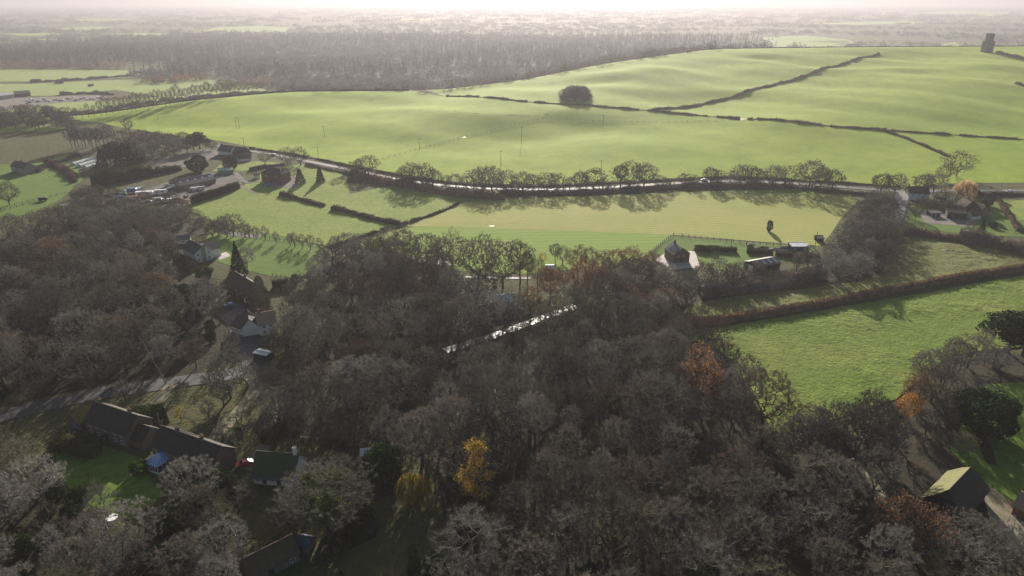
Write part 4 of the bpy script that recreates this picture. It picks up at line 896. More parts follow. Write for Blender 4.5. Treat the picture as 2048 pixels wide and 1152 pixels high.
# ------------------------------------------------------------------ poles, fences, walls
def pole(label, u, v, h, arms=1, lean=(0, 0), mat='grey_wood', wide=1.8, twin=False, dx=None):
    p = px(u, v); r1 = tag(empty('utility_pole', (p.x, p.y, th(p.x, p.y)-.3)), label, 'pole', 'poles across the crop fields' if arms else None)
    xs = (-1.4, 1.4) if twin else (0,)
    for x in xs: MB().tube((x, 0, 0), (x + lean[0]*h, lean[1]*h, h), .17, .12, 8).build('shaft', M[mat], r1)
    for k in range(arms):
        c = MB().box(-wide + lean[0]*h, wide + lean[0]*h, lean[1]*h-.09, lean[1]*h+.09, h-.5-k*1.1, h-.3-k*1.1).build('crossarm', M[mat], r1)
        ins = MB()
        for x in (-wide+.2, 0.25, wide-.2): ins.tube((x + lean[0]*h, lean[1]*h, h-.3-k*1.1), (x + lean[0]*h, lean[1]*h, h+.0-k*1.1), .08, .06, 6)
        ins.build('insulator', M['white_paint'], c)
    return r1
for q in (('pole farthest left in the crop field below the brow hedge', 316, 240, 10), ('pole standing right of the twin pole on the crop field', 649, 275, 10),
          ('pole beside the curving field fence, left of the hollow', 839, 299, 9), ('tall pole standing in the hollow of the crop field', 1043, 288, 14), ('tall pole on the crop field above the roadside trees', 1002, 331, 11),
          ('pole on the crop field right of the fence corner', 1206, 252, 9.5), ('pole by the dark roofed cottages at the crop field corner', 489, 297, 9), ('pole with white crossarm beyond the twin round crowned trees', 637, 318, 9.5),
          ('pole behind the roadside hedge right of the branching oak', 1202, 346, 9), ('pole at the end of the roadside hedge at right', 1681, 365, 8)):
    pole(*q)
pole('twin legged pole with crossarm on the crop field', 476, 258, 11, twin=True)
pole('white pole with crossarm rising above the left hand wood', 135, 455, 13, mat='white_paint', lean=(.06, 0))
pole('leaning plain pole in front of the left hand wood by the lane', 333, 768, 15, 0, lean=(-.38, .12))
pole('plain pole beside the small black field shelter', 1629, 498, 9, 0)
pole('plain pole on the green garden between clipped hedges', 1461, 500, 6, 0)
pole('plain pole at the fence right of the golden willow', 2001, 381, 6, 0)
pole('plain pole at the fence left of the golden willow', 1889, 384, 6, 0)
pole('plain pole standing in the garden behind the conservatory terrace', 324, 868, 7, 0)
def fence(label, pts, step=3.2, h=1.25, mat='grey_wood', rails=2, name='fence', px_=True):
    L = resample(smooth_line([Vector((p.x, p.y, 0)) for p in (px(*q) for q in pts)], 1), step); r1 = tag(empty(name, (L[0].x, L[0].y, th(L[0].x, L[0].y))), label, 'fence'); o = r1.location
    pm = MB().box(-.11, .11, -.11, .11, -.3, h); first = None
    for p in L[:100]:
        if first is None: c = first = pm.build('post', M[mat], r1)
        else: c = first.copy(); COL.objects.link(c); c.parent = r1
        c.location = (p.x-o.x, p.y-o.y, th(p.x, p.y)-o.z)
    rl = MB()
    for a, b in zip(L, L[1:]):
        for k in range(rails):
            z = h*(.9 - .42*k); rl.tube((a.x-o.x, a.y-o.y, th(a.x, a.y)-o.z+z), (b.x-o.x, b.y-o.y, th(b.x, b.y)-o.z+z), .045, .045, 4)
    rl.build('rail', M[mat], r1); return r1
fence('post fence curving up the crop field to its corner', [(755, 322), (800, 309), (840, 297), (890, 285), (925, 275), (1000, 257), (1085, 239)], 4)
fence('faint post fence running right from the crop field corner', [(1085, 239), (1150, 240), (1300, 246), (1400, 243), (1460, 240)], 5)
fence('post and rail fence along the foot of the left pasture', [(0, 417), (60, 404), (130, 387)], 3)
fence('second rail fence nearer the old oak in the left pasture', [(-20, 430), (50, 410), (90, 405)], 3)
fence('dark rail fence along the tree lined lawn', [(440, 463), (520, 476), (600, 486), (660, 497)], 2.5, 1.2, 'dark_wood')
fence('dark garden fence turning the corner above the brick house', [(1300, 507), (1322, 488), (1347, 471)], 2.5, 1.5, 'dark_wood', 3)
fence('dark fence along the garden side of the hay field', [(1347, 471), (1420, 479), (1500, 488), (1580, 496)], 2.5, 1.5, 'dark_wood', 3)
fence('rail fence below the lawn behind the clipped cypress', [(545, 551), (580, 558), (600, 560)], 2.2, 1.2, 'dark_wood')
fence('wire fence along the field bottom by the hedge corner', [(800, 455), (860, 432), (912, 408)], 3, 1.2)
fence('fence on the far verge beside the road at right', [(1690, 372), (1750, 376), (1800, 380)], 3, 1.1)
fence('garden fence below the house lawn at far right', [(1975, 458), (2020, 464), (2060, 468)], 2.5, 1.2, 'dark_wood')
fence('wooden panel fence stepping along the lane by the white houses', [(385, 590), (410, 612), (428, 622)], 1.8, 1.6, 'grey_wood', 4)
def trampoline(label, u, v):
    p = px(u, v); r1 = tag(empty('garden_table', (p.x, p.y, th(p.x, p.y))), label, 'table')
    MB().tube((0, 0, .7), (0, 0, .78), 1.3, 1.3, 16).build('table_top', M['white_paint'], r1)
    for a in range(4): MB().tube((.8*math.cos(a*1.57+.8), .8*math.sin(a*1.57+.8), -.1), (.8*math.cos(a*1.57+.8), .8*math.sin(a*1.57+.8), .7), .05, .05, 5).build('leg', M['grey_wood'], r1)
trampoline('white round table on the grass below the bare garden trees', 225, 1040)

# ------------------------------------------------------------------ hedges
HEDGES = []
def hedge(label, pts, w, h, col, dens=22, size=.45, mat='twig', name='hedge', wild=.42, world=False, gaps=0, taper=1.0, seed=None, cat='hedge'):
    rg = np.random.default_rng(len(HEDGES) + 900)
    L = resample([Vector((*p, 0)) for p in pts], 1.6) if world else pline(pts, 1.6, 1)
    n = len(L); HEDGES.append((L, w)); o0 = L[n//2]
    z0 = th(o0.x, o0.y)
    P = np.array([(p.x, p.y) for p in L]); T = np.gradient(P, axis=0); T /= np.linalg.norm(T, axis=1)[:, None]; Nn = np.stack([-T[:, 1], T[:, 0]], 1)
    s = np.arange(n)*1.6
    hh = h*(1 + wild*(.5*np.sin(s/7+1) + .5*np.sin(s/3.1) + .4*rg.normal(size=n)*.6)); ww = w*(1 + wild*.7*np.sin(s/5+2))
    if gaps: hh *= np.where(np.sin(s/gaps) + .6*np.sin(s/gaps*2.7) > 1.15, .25, 1)
    Z = terrain(P[:, 0], P[:, 1])
    V, F = [], []
    prof = ((-.5, -.15), (-.42, .6), (-.2, .9), (.2, .9), (.42, .6), (.5, -.15))
    for i in range(n):
        for a, z in prof:
            q = P[i] + Nn[i]*a*ww[i]*.8; V.append((q[0], q[1], Z[i] + z*hh[i]*.86))
    k = len(prof)
    for i in range(n-1):
        for j in range(k-1): a = i*k+j; F += [(a, a+1, a+k), (a+1, a+k+1, a+k)]
    for e in (0, n-1):
        b = e*k; F += [(b, b+1, b+5), (b+1, b+4, b+5), (b+1, b+2, b+4), (b+2, b+3, b+4)]
    m = int(dens*n*1.6*max(1, (w+h)/3)); i = rg.uniform(0, n-1.001, m); i0 = i.astype(int); fr = (i-i0)[:, None]
    C = P[i0]*(1-fr) + P[i0+1]*fr; t = rg.uniform(0, math.pi, m); k2 = rg.uniform(.78, 1.1, m)
    off = np.cos(t)*ww[i0]*.5*k2; zz = Z[i0] + np.sin(t)**.55*hh[i0]*k2
    Q = np.column_stack([C + Nn[i0]*off[:, None], zz])
    tv, tf = tris_cloud(Q, size, rg, .55); b = len(V)
    V = np.concatenate([np.array(V), tv]); F = np.concatenate([np.array(F), tf + b])
    V = V - np.array([o0.x, o0.y, z0])
    o = link(name, np_mesh(name, V, F), M[mat]); o.location = (o0.x, o0.y, z0); o.color = (*col, 1); return tag(o, label, cat)
BR, BRN, GRY, DGR, GRN, RUS = (.16, .115, .085), (.22, .135, .09), (.20, .17, .145), (.10, .085, .07), (.045, .06, .022), (.27, .14, .075)
H1p = [(893, 193), (1000, 201), (1150, 211), (1300, 222), (1400, 231), (1480, 238)]
hedge('long dark hedge running between the two big crop fields, left of the gateway', H1p, 2.0, 1.7, BR, 10, .6, gaps=9)
hedge('dark hedge right of the gateway, between crop field and hill', [(1495, 239), (1640, 252), (1760, 260)], 2.0, 1.7, BR, 10, .6, gaps=8)
hedge('thin low hedge running right along the foot of the hill', [(1762, 260), (1900, 270), (2090, 282)], 2, 1.5, BR, 9, .55, gaps=7)
hedge('broad dark hedge climbing the hill to its crest', [(1305, 222), (1400, 210), (1500, 184), (1620, 149), (1700, 124), (1757, 108)], 4.5, 2.0, BR, 14, .6)
hedge('dark hedge slanting down to the branching field oak', [(1762, 261), (1810, 276), (1860, 298), (1898, 314)], 2.3, 1.7, BR, 12, .6)
hedge('hedge along the left brow of the crop field', [(x, crest(x)+5) for x in (-470, -425, -365, -310, -262, -200, -120)], 3.5, 2.2, DGR, 10, .7, world=True)
hedge('thin hedge along the hill crest right of centre', [(x, crest(x)+12) for x in (250, 300, 400, 500, 600, 700, 800)], 2.5, 1.3, DGR, 7, .7, world=True)
hedge('dark hedge running right from the tower along the hill', [(1995, 106), (2020, 112), (2060, 121), (2100, 131)], 6, 2.5, BR, 10, .7)
hedge('low dark hedge cutting the hill at right edge', [(2032, 168), (2050, 174), (2090, 184)], 4, 2, BR, 10, .7)
hedge('thin hedge on the crop field side of the road, right part', [(1130, 372), (1350, 360), (1480, 354), (1690, 367), (1800, 374)], 1.5, 1.1, DGR, 12, .4, gaps=6)
hedge('thin hedge on the crop field side of the road, left part', [(500, 297), (560, 305), (640, 320), (720, 337), (800, 352), (890, 367), (1000, 374), (1130, 373)], 1.8, 1.3, DGR, 12, .4, gaps=9)
hedge('clipped hedge along the near side of the road by two pointed conifers', [(612, 330), (650, 338), (700, 349)], 2, 1.6, GRY, 18, .4)
hedge('wild brown hedge on the near side of the road left of centre', [(705, 352), (760, 364), (830, 378), (890, 388), (960, 397), (1010, 398)], 7, 4.0, BRN, 24, .6, wild=.4)
hedge('dense dark hedge on the near side of the road at centre', [(1000, 387), (1080, 388), (1160, 388), (1240, 383)], 4, 2.2, DGR, 22, .5, wild=.4)
hedge('dark hedge on the near side of the road right of centre', [(1240, 383), (1330, 377), (1420, 373), (1520, 374), (1640, 381)], 4.5, 2.6, DGR, 22, .5, wild=.4)
hedge('low hedge on the near side of the road towards the junction', [(1640, 382), (1700, 388), (1770, 392)], 3.5, 2, DGR, 20, .5, wild=.4)
hedge('dark hedge beyond the road at far right', [(1930, 391), (2000, 391), (2090, 390)], 3, 2, DGR, 18, .5)
hedge('dark thorn hedge in the left pasture with shadow, upper end', [(562, 390), (600, 400), (648, 413)], 3.2, 2.0, DGR, 26, .5)
hedge('dark hedge running down to the hedge corner', [(665, 419), (700, 426), (750, 440), (800, 451)], 3.0, 2.2, DGR, 26, .5)
hedge('thin hedge rising right from the hedge corner to the road', [(800, 451), (850, 436), (900, 417), (925, 404)], 2.0, 1.4, DGR, 20, .45, gaps=6)
hedge('thin hedge falling left from the hedge corner to the wood', [(778, 457), (720, 475), (660, 494)], 1.6, 1.2, DGR, 20, .45, gaps=6)
hedge('tall curved conifer hedge casting deep shadow over the pasture', [(385, 408), (420, 396), (452, 386), (478, 376)], 3.2, 4.6, GRN, 55, .5, 'evergreen_leaf', 'conifer_hedge', .08)
hedge('shaggy conifer hedge behind the cluttered yard', [(185, 372), (225, 366), (265, 358), (305, 350)], 6.5, 7.0, (.05, .065, .026), 45, .6, 'evergreen_leaf', 'conifer_hedge', .3)
hedge('small dark conifer hedge left of the curved farm track', [(305, 350), (335, 345), (362, 340)], 5, 3.8, GRN, 40, .5, 'evergreen_leaf', 'conifer_hedge', .3)
hedge('long clipped brown beech hedge between rough pasture and meadow', [(1325, 655), (1400, 650), (1480, 640), (1590, 622), (1700, 602), (1800, 582), (1900, 563), (1980, 550), (2100, 532)], 3.0, 3.0, (.25, .165, .105), 60, .4, 'twig', 'beech_hedge', .1)
hedge('dense bramble hedge above the rough pasture', [(1800, 466), (1860, 474), (1920, 484)], 6, 3.0, BR, 34, .5, wild=.3)
hedge('tall dark hedge sloping down to the right edge above the rough pasture', [(1915, 482), (1970, 490), (2030, 505), (2100, 522)], 7, 5.5, GRY, 40, .5, wild=.35)
hedge('bushy garden hedge running down right of the farmhouse lawn', [(1992, 398), (2012, 425), (2028, 450), (2040, 464)], 3, 2.2, BR, 30, .45, wild=.5)
hedge('rough brown hedge along the lower edge of the garden field', [(1400, 590), (1480, 585), (1560, 572), (1640, 556)], 7, 4.2, GRY, 36, .5, wild=.4)
hedge('clipped dark box hedge in the green garden, left', [(1429, 501), (1450, 503), (1473, 504)], 2.6, 2.4, GRN, 60, .35, 'evergreen_leaf', 'clipped_hedge', .04)
hedge('clipped dark box hedge in the green garden, right', [(1493, 506), (1520, 508), (1545, 509)], 2.6, 2.2, GRN, 60, .35, 'evergreen_leaf', 'clipped_hedge', .04)
hedge('dark hedge in front of the blue cabin', [(1550, 511), (1590, 516), (1640, 516)], 3, 2.2, DGR, 40, .4, wild=.2)
hedge('dark clipped hedge right of the tall cypress', [(545, 577), (560, 575), (578, 572)], 3, 3.2, GRN, 50, .4, 'evergreen_leaf', 'clipped_hedge', .05)
hedge('dark evergreen hedge beside the conservatory terrace garden', [(300, 1068), (325, 1050), (370, 1030), (400, 1005)], 4, 3.2, (.05, .07, .025), 60, .4, 'evergreen_leaf', 'evergreen_hedge', .3)
hedge('bare hedge around the drive of the long terrace', [(270, 830), (300, 848), (322, 852)], 1.8, 1.6, BR, 40, .35)
hedge('low dark hedge beside the long terrace lawn', [(120, 885), (165, 905), (195, 912)], 6, 2.4, (.06, .065, .03), 40, .45, wild=.5)
hedge('dark hedge behind the brown roofed outbuilding', [(490, 1125), (530, 1105), (568, 1085)], 2.6, 2.0, (.06, .06, .035), 40, .4, wild=.2)
hedge('brown hedge between the white cottage and the wood track', [(530, 890), (560, 860), (585, 835)], 3.2, 2.0, (.12, .10, .05), 40, .4, wild=.5)
hedge('dark hedge along the small green below the round crowned trees', [(500, 341), (530, 335), (570, 330)], 2.2, 1.8, DGR, 20, .5)
hedge('ragged hedge left of the far pasture', [(60, 165), (120, 162), (200, 157), (270, 152)], 6, 3, GRY, 10, .9, wild=.6)
hedge('ragged hedge below the slender trees at the crop field brow', [(120, 236), (200, 222), (300, 207), (400, 195), (520, 186)], 7, 3.4, GRY, 12, .9, wild=.5)
hedge('low hedge beside the far scrap yard', [(120, 190), (180, 187), (228, 190)], 5, 3, DGR, 10, .9, wild=.6)
hedge('rough hedge across the left pastures', [(75, 345), (110, 328), (160, 312)], 4, 2.5, DGR, 20, .6, wild=.6)
hedge('dark thicket hedge left of the white growing tunnels', [(95, 326), (140, 345), (150, 365)], 5, 3, BR, 20, .6, wild=.5)

# ------------------------------------------------------------------ trees: individual ones first
PAL = {'grey': (.188, .18, .155), 'brown': (.187, .168, .136), 'pale': (.275, .263, .232), 'dark': (.108, .103, .087), 'russet': (.155, .115, .09), 'warm': (.168, .138, .108), 'olive': (.14, .137, .092), 'green': (.045, .068, .024), 'dgreen': (.032, .049, .024), 'sage': (.205, .205, .165), 'lgreen': (.075, .10, .03), 'straw': (.32, .25, .15), 'lilac': (.205, .193, .172)}
LEAFCOL = {'russet': [(.15, .088, .052), (.16, .10, .055), (.13, .08, .055)], 'willow': [(.50, .40, .07)], 'golden': [(.72, .46, .06)]}
TREES = []        # (root, kind, look, label or None)
USED = {}
def put(kind, x, y, H, col, label=None, rz=None, name=None, leaf=None, var=None, sx=1.0):
    L = PROTO[kind]; i = var if var is not None else random.randrange(len(L)); i %= len(L); key = (kind, i)
    if key not in USED: o = L[i]; USED[key] = o
    else: o = copy_tree(USED[key])
    if name: o.name = name
    s = H/o['H']; o.location = (x, y, th(x, y) - .15); o.scale = (s*sx, s*sx, s); o.rotation_euler = (0, 0, random.uniform(0, 6.28) if rz is None else rz)
    c = PAL[col]; j = random.uniform(.78, 1.22)
    for ch in o.children:
        n = ch.name.split('.')[0]
        if n in ('crown', 'foliage'): ch.color = (*[min(1, v*j) for v in c], 1)
        elif n in ('leaves', 'strands'): ch.color = (*(leaf or random.choice(LEAFCOL.get(kind, LEAFCOL['russet']))), 1)
    TREES.append([o, kind, col, label]); return o
def hp(kind, u, v, H, col, label=None, **k):
    p = px(u, v); o = put(kind, p.x, p.y, H, col, label, **k); return o
# roadside row (base pixel, height in m)
for u, v, H, kind, col in ((706, 343, 6, 'round_crown', 'grey'), (718, 346, 8, 'ash', 'grey'), (737, 349, 11, 'oak', 'grey'), (808, 371, 10, 'round_crown', 'grey'), (826, 373, 12.5, 'round_crown', 'brown'), (845, 374, 12.5, 'round_crown', 'grey'), (866, 375, 10, 'round_crown', 'dark'),
      (893, 377, 7, 'orchard', 'grey'), (912, 379, 8.5, 'oak', 'grey'), (948, 381, 11, 'round_crown', 'grey'), (966, 382, 13, 'round_crown', 'grey'), (984, 383, 13, 'round_crown', 'brown'), (1012, 384, 11.5, 'round_crown', 'brown'), (1046, 384, 10.5, 'round_crown', 'brown'), (1066, 384, 9.5, 'round_crown', 'grey'),
      (1094, 385, 10.5, 'round_crown', 'grey'), (1114, 385, 10, 'round_crown', 'brown'), (1140, 384, 8, 'orchard', 'grey'), (1160, 382, 10, 'oak', 'grey'), (1187, 382, 12, 'oak', 'dark'), (1240, 378, 13, 'ash', 'grey'), (1256, 377, 14, 'round_crown', 'grey'), (1288, 376, 13, 'oak', 'grey'), (1370, 368, 6, 'shrub', 'brown'),
      (1420, 370, 9.5, 'oak', 'grey'), (1436, 371, 8, 'round_crown', 'brown'), (1478, 370, 10.5, 'round_crown', 'grey'), (1496, 371, 11, 'round_crown', 'grey'), (1512, 371, 9.5, 'oak', 'brown'), (1545, 372, 11, 'round_crown', 'grey'), (1568, 373, 11, 'round_crown', 'grey'), (1618, 377, 15, 'oak', 'brown'), (1640, 377, 11, 'oak', 'grey'), (1664, 378, 10, 'oak', 'grey'),
      (1760, 390, 11, 'oak', 'grey'), (1788, 391, 11, 'oak', 'grey'), (1842, 391, 11, 'oak', 'grey'), (1865, 390, 11, 'oak', 'pale')):
    hp(kind, u, v, H*1.22, 'dark' if col == 'grey' and u % 3 else col, sx=1.25)
for k in range(26):
    u = 700 + 38*k + random.uniform(-14, 14); v = float(np.interp(u, [700, 800, 900, 1000, 1150, 1250, 1420, 1520, 1680], [351, 371, 386, 389, 388, 382, 374, 374, 384])); hp(('round_crown', 'shrub', 'orchard', 'oak')[k % 4], u, v, random.uniform(5, 9), random.choice(('dark', 'brown', 'grey')), sx=1.2)
hp('hero_oak', 1912, 353, 17, 'dark', 'big wide branching oak alone on the field at the hedge end')
hp('oak', 1886, 362, 11, 'dark', 'smaller leaning oak beside the big branching field oak', var=2)
hp('willow', 1925, 402, 13, 'straw', 'straw coloured willow behind the tan roofed farmhouse', leaf=(.52, .37, .21))
for u, v, H, lb in ((575, 330, 13, 'left one of the twin round crowned trees by the farm junction'), (601, 331, 13.5, 'right one of the twin round crowned trees by the farm junction')): hp('round_crown', u, v, H, 'brown', lb)
hp('round_crown', 531, 328, 9.5, 'russet', 'reddish round tree on the grass left of the twin round crowned trees'); hp('round_crown', 577, 345, 8, 'grey')
hp('conifer', 601, 367, 10, 'green', 'squat pointed conifer on the paddock, left of the taller one', var=1, sx=1.3); hp('conifer', 641, 364, 11, 'green', 'tall pointed conifer on the paddock with a long shadow', var=0, sx=1.1)
hp('yew', 397, 343, 11, 'dgreen', 'huge rounded dark holly above the long low farm building', sx=1.3); hp('yew', 462, 338, 9, 'dgreen', 'rounded dark evergreen beside the pale green roofed shed')
hp('pine', 400, 299, 14, 'dgreen', 'dark broad pine at the crop field corner', sx=1.5); hp('pine', 388, 301, 12, 'dgreen', 'dark pine close left of the broad one at the field corner', sx=1.4)
for k, (u, v, H) in enumerate(((205, 333, 14), (222, 330, 15), (240, 331, 14.5), (258, 325, 15), (276, 322, 14.5), (232, 324, 15), (262, 330, 13))): hp('pine' if k % 2 else 'spruce', u, v, H, 'dgreen', sx=1.25)
for k, (u, v, H, c) in enumerate(((290, 312, 12, 'dark'), (305, 316, 11, 'grey'), (318, 304, 13, 'brown'), (332, 310, 11, 'grey'), (346, 300, 11, 'dark'), (362, 304, 10, 'grey'), (375, 306, 10, 'dark'), (350, 312, 9, 'grey'), (335, 296, 10, 'lilac'), (300, 298, 12, 'brown'), (320, 290, 10, 'grey'), (368, 292, 10, 'dark'), (282, 325, 11, 'grey'), (425, 300, 7, 'dark'), (412, 298, 8, 'grey'), (270, 300, 13, 'brown'), (285, 290, 11, 'brown'), (250, 300, 14, 'russet'))): hp('oak', u, v, H*1.2, c, sx=1.15)
for k, u in enumerate((145, 152, 158, 166, 172, 180, 186, 194, 201, 210, 218, 226)): hp('ash', u, 300 - (u-145)*.12 + random.uniform(-3, 3), random.uniform(15, 19), 'grey' if k % 3 else 'lilac')
for k in range(12): p = px(1152, 203); hp_ = put('shrub', p.x + 13*math.cos(k*.6), p.y + 9 + 9*math.sin(k*.6), 5, 'dark', sx=1.4)
for u, v, H, kd, c in ((470, 708, 10, 'ash', 'grey'), (548, 712, 9, 'orchard', 'olive'), (572, 705, 12, 'oak', 'brown'), (545, 800, 11, 'oak', 'dark'), (560, 850, 12, 'oak', 'grey'), (535, 880, 8, 'oak', 'dark'), (600, 885, 11, 'ash', 'dark'), (420, 842, 7, 'orchard', 'brown'), (480, 860, 6, 'shrub', 'olive'), (450, 905, 6, 'shrub', 'dark'), (250, 800, 7, 'orchard', 'grey'), (345, 905, 5, 'shrub', 'olive')): hp(kd, u, v, H, c)
hp('birch', 260, 272, 17, 'lilac', 'tall thin pale tree rising over the dark pines')
# belt of trees at the left edge
for k in range(44): hp('oak' if k % 3 else 'round_crown', -30 + 4.0*k + random.uniform(-3, 3), 258 - .08*k + random.uniform(-22, 3), random.uniform(10, 15), random.choice(('grey', 'dark', 'brown', 'grey')))
# slender row on the brow
for k, u in enumerate(np.concatenate([np.arange(142, 235, 12), np.arange(238, 420, 8.5), np.arange(425, 530, 9)])):
    v = 243 - (u-130)*.155 if u < 400 else 201 - (u-400)*.13
    hp('ash', u, v + random.uniform(-2, 1), random.uniform(15, 20) if u > 195 else random.uniform(10, 14), 'grey' if k % 3 else 'brown', sx=.75)
# round dark clump on the hill field
for k in range(20):
    a = k*2.4; r = 2.0*math.sqrt(k); p = px(1152, 203); put('round_crown' if k > 8 else 'multi', p.x + 1.55*r*math.cos(a), p.y + 9 + 1.3*r*math.sin(a), 11 if k > 8 else 13.5, random.choice(('dark', 'brown')), sx=.95)
# pasture and garden trees
hp('multi', 20, 410, 14, 'brown', 'old spreading oak on the left hand pasture by the rail fence', name='old_oak')
for k, (u, v, H) in enumerate(((498, 475, 7.5), (513, 479, 7), (531, 481, 7.5), (553, 487, 6), (581, 492, 6.5), (590, 494, 7.5), (606, 496, 7), (622, 499, 7.5), (640, 502, 6.5), (658, 503, 4))): hp('orchard', u, v, H, 'brown' if k % 2 else 'grey')
for u, v, H, c in ((455, 474, 11, 'grey'), (468, 472, 12, 'grey'), (438, 470, 8, 'dark'), (425, 474, 8, 'dark'), (445, 466, 9, 'grey'), (490, 474, 7, 'grey')): hp('round_crown', u, v, H, c)
hp('spruce', 478, 547, 15, 'dgreen', 'tall narrow dark conifer on the lawn behind the arched cottage', sx=1.0); hp('cypress', 526, 624, 15, 'olive', 'tall broad clipped cypress beside the arched cottage', sx=.85)
hp('birch', 496, 543, 12, 'pale', 'pale bare tree right of the tall narrow conifer'); hp('yew', 410, 560, 7, 'lgreen', 'pale green bush in front of the white rendered house')
hp('yew', 350, 615, 9, 'dgreen'); hp('holly', 372, 600, 7, 'green'); hp('yew', 392, 628, 8, 'dgreen'); hp('holly', 590, 568, 4.5, 'green')
hp('holly', 1538, 463, 6.3, 'green', 'small dark evergreen tree alone on the hay field', sx=.62)
hp('spruce', 1962, 466, 7, 'dgreen', 'dark spreading conifer in front of the farmhouse lawn', sx=1.3); hp('orchard', 1937, 466, 7, 'pale')
hp('evergreen_bush', 1985, 455, 3, 'dgreen', 'small round evergreen on the farmhouse lawn')
for u, v, H in ((1396, 501, 3), (1404, 502, 3.2), (1411, 503, 2.8), (1422, 504, 3.4)): hp('evergreen_bush', u, v, H, 'green')
for k in range(17): hp('shrub' if k % 2 else 'orchard', 1835 + k*8.0, 425 - random.uniform(-2, 20), random.uniform(4, 7), random.choice(('grey', 'dark', 'brown')))
hp('round_crown', 1880, 408, 9, 'dark'); hp('round_crown', 1895, 412, 9, 'brown'); hp('yew', 1945, 395, 6, 'dgreen'); hp('yew', 1975, 412, 5, 'green'); hp('oak', 1830, 438, 8, 'olive'); hp('yew', 1990, 400, 5, 'dgreen')
hp('golden', 1084, 529, 6, 'straw', 'round yellow tree on the far edge of the wood beside the white roofed shed', leaf=(.68, .55, .10), sx=1.25)
# group on the far edge of the wood
for u, v, H, kd, c in ((905, 541, 17, 'hero_oak', 'brown'), (958, 566, 21, 'multi', 'brown'), (1005, 574, 21, 'multi', 'brown'), (1040, 570, 20, 'ash', 'dark'), (1055, 566, 14, 'ash', 'dark'), (1075, 575, 13, 'birch', 'brown'), (1110, 520, 8, 'oak', 'grey'), (1125, 525, 8, 'round_crown', 'grey')): hp(kd, u, v, H, c)
for u, v, H, lb in ((1100, 600, 14, 'orange leaved oak over the wet road near the white roofed house'), (1160, 592, 15, 'orange brown oak above the right end of the wet road'), (1190, 585, 13, 'rust leaved oak right of the wet road end'), (1060, 632, 12, 'low orange oak hanging over the middle of the wet road'), (1230, 545, 11, None), (1260, 545, 12, None), (1300, 545, 10, None)): hp('russet', u, v, H, 'dark', lb, leaf=random.choice([(.21, .105, .05), (.22, .12, .05), (.18, .09, .05)]))
hp('russet', 1392, 820, 20, 'warm', 'tall orange topped oak standing at the meadow corner', leaf=(.22, .115, .06), var=1, sx=.8)
hp('oak', 1478, 826, 16, 'grey', 'open grey oak right of the orange topped meadow oak', var=1)
hp('golden', 945, 1000, 16, 'dark', 'golden leaved tree glowing in the middle of the dark wood', sx=1.35, leaf=(.50, .34, .07))
hp('willow', 830, 1012, 9, 'warm', 'yellow weeping willow at the edge of the dark garden', leaf=(.25, .19, .03))
hp('birch', 945, 1158, 17, 'lilac', 'pale lilac grey birch crown at bottom centre', sx=1.25); hp('cypress', 830, 1150, 9, 'green', 'pointed green cypress at bottom, left of the pale birch', sx=.62); hp('yew', 878, 1155, 6.5, 'green'); hp('pine', 770, 970, 12, 'green', 'dark green conifer behind the yellow weeping willow'); hp('conifer', 685, 1170, 4, 'green')
hp('conifer', 780, 960, 12, 'lgreen', 'bright tipped green conifer right of the small white shed')
o = hp('multi', 655, 1055, 17, 'sage', 'spreading ivied oak with green heart right of the white cottage', name='ivied_oak', sx=1.25)
g = np.random.default_rng(77); P = np.concatenate([blob_pts(950, g, 2.1, 2.1, 1.9, 0, .3, .2) + np.array([3.6*math.cos(a)*f, 3.6*math.sin(a)*f, 6.5 + 5.5*f*math.sin(a*2.1)**2]) for a, f in zip(np.linspace(0, 5.6, 8), (.5, 1, .7, 1.1, .4, .9, 1.1, .6))])
v, f = tris_cloud(P, .30, g, .9); i_ = link('ivy', np_mesh('ivy', v, f), M['evergreen_leaf'], o); i_.color = (.085, .115, .03, 1)
hp('round_crown', 605, 1030, 9, 'pale'); hp('shrub', 575, 1040, 5, 'pale')
hp('multi', 462, 796, 17, 'grey', 'wide spreading bare oak beside the lane junction', name='old_oak', sx=.95)
hp('oak', 448, 812, 9, 'grey')
hp('yew', 284, 848, 6, 'lgreen', 'rounded pale green bush on the drive behind the white car'); hp('holly', 318, 838, 5, 'green'); hp('golden', 363, 842, 5, 'straw', 'yellowish bush on the verge behind the conservatory terrace', leaf=(.38, .33, .06), sx=1.3); hp('conifer', 333, 846, 6, 'dgreen', sx=.6)
hp('birch', 215, 1062, 13, 'grey', 'tall thin bare tree standing beside the white garden table', sx=.9); hp('oak', 388, 1012, 13.5, 'pale', 'bare tree close in front of the conservatory terrace'); hp('evergreen_bush', 280, 945, 3.5, 'lgreen', 'pale flowering bush left of the conservatory'); hp('holly', 465, 990, 6, 'dgreen'); hp('yew', 440, 975, 5, 'green'); hp('shrub', 478, 1005, 5, 'pale'); hp('holly', 345, 1065, 6, 'green'); hp('yew', 160, 1010, 5, 'green')
hp('yew', 1965, 865, 13, 'dgreen', 'great rounded dark holm oak at the lawn edge on the right', sx=1.15); hp('pine', 2015, 705, 15, 'dgreen', 'big dark pine at right edge above the meadow corner', sx=1.6); hp('pine', 2045, 712, 14, 'green', sx=1.5)
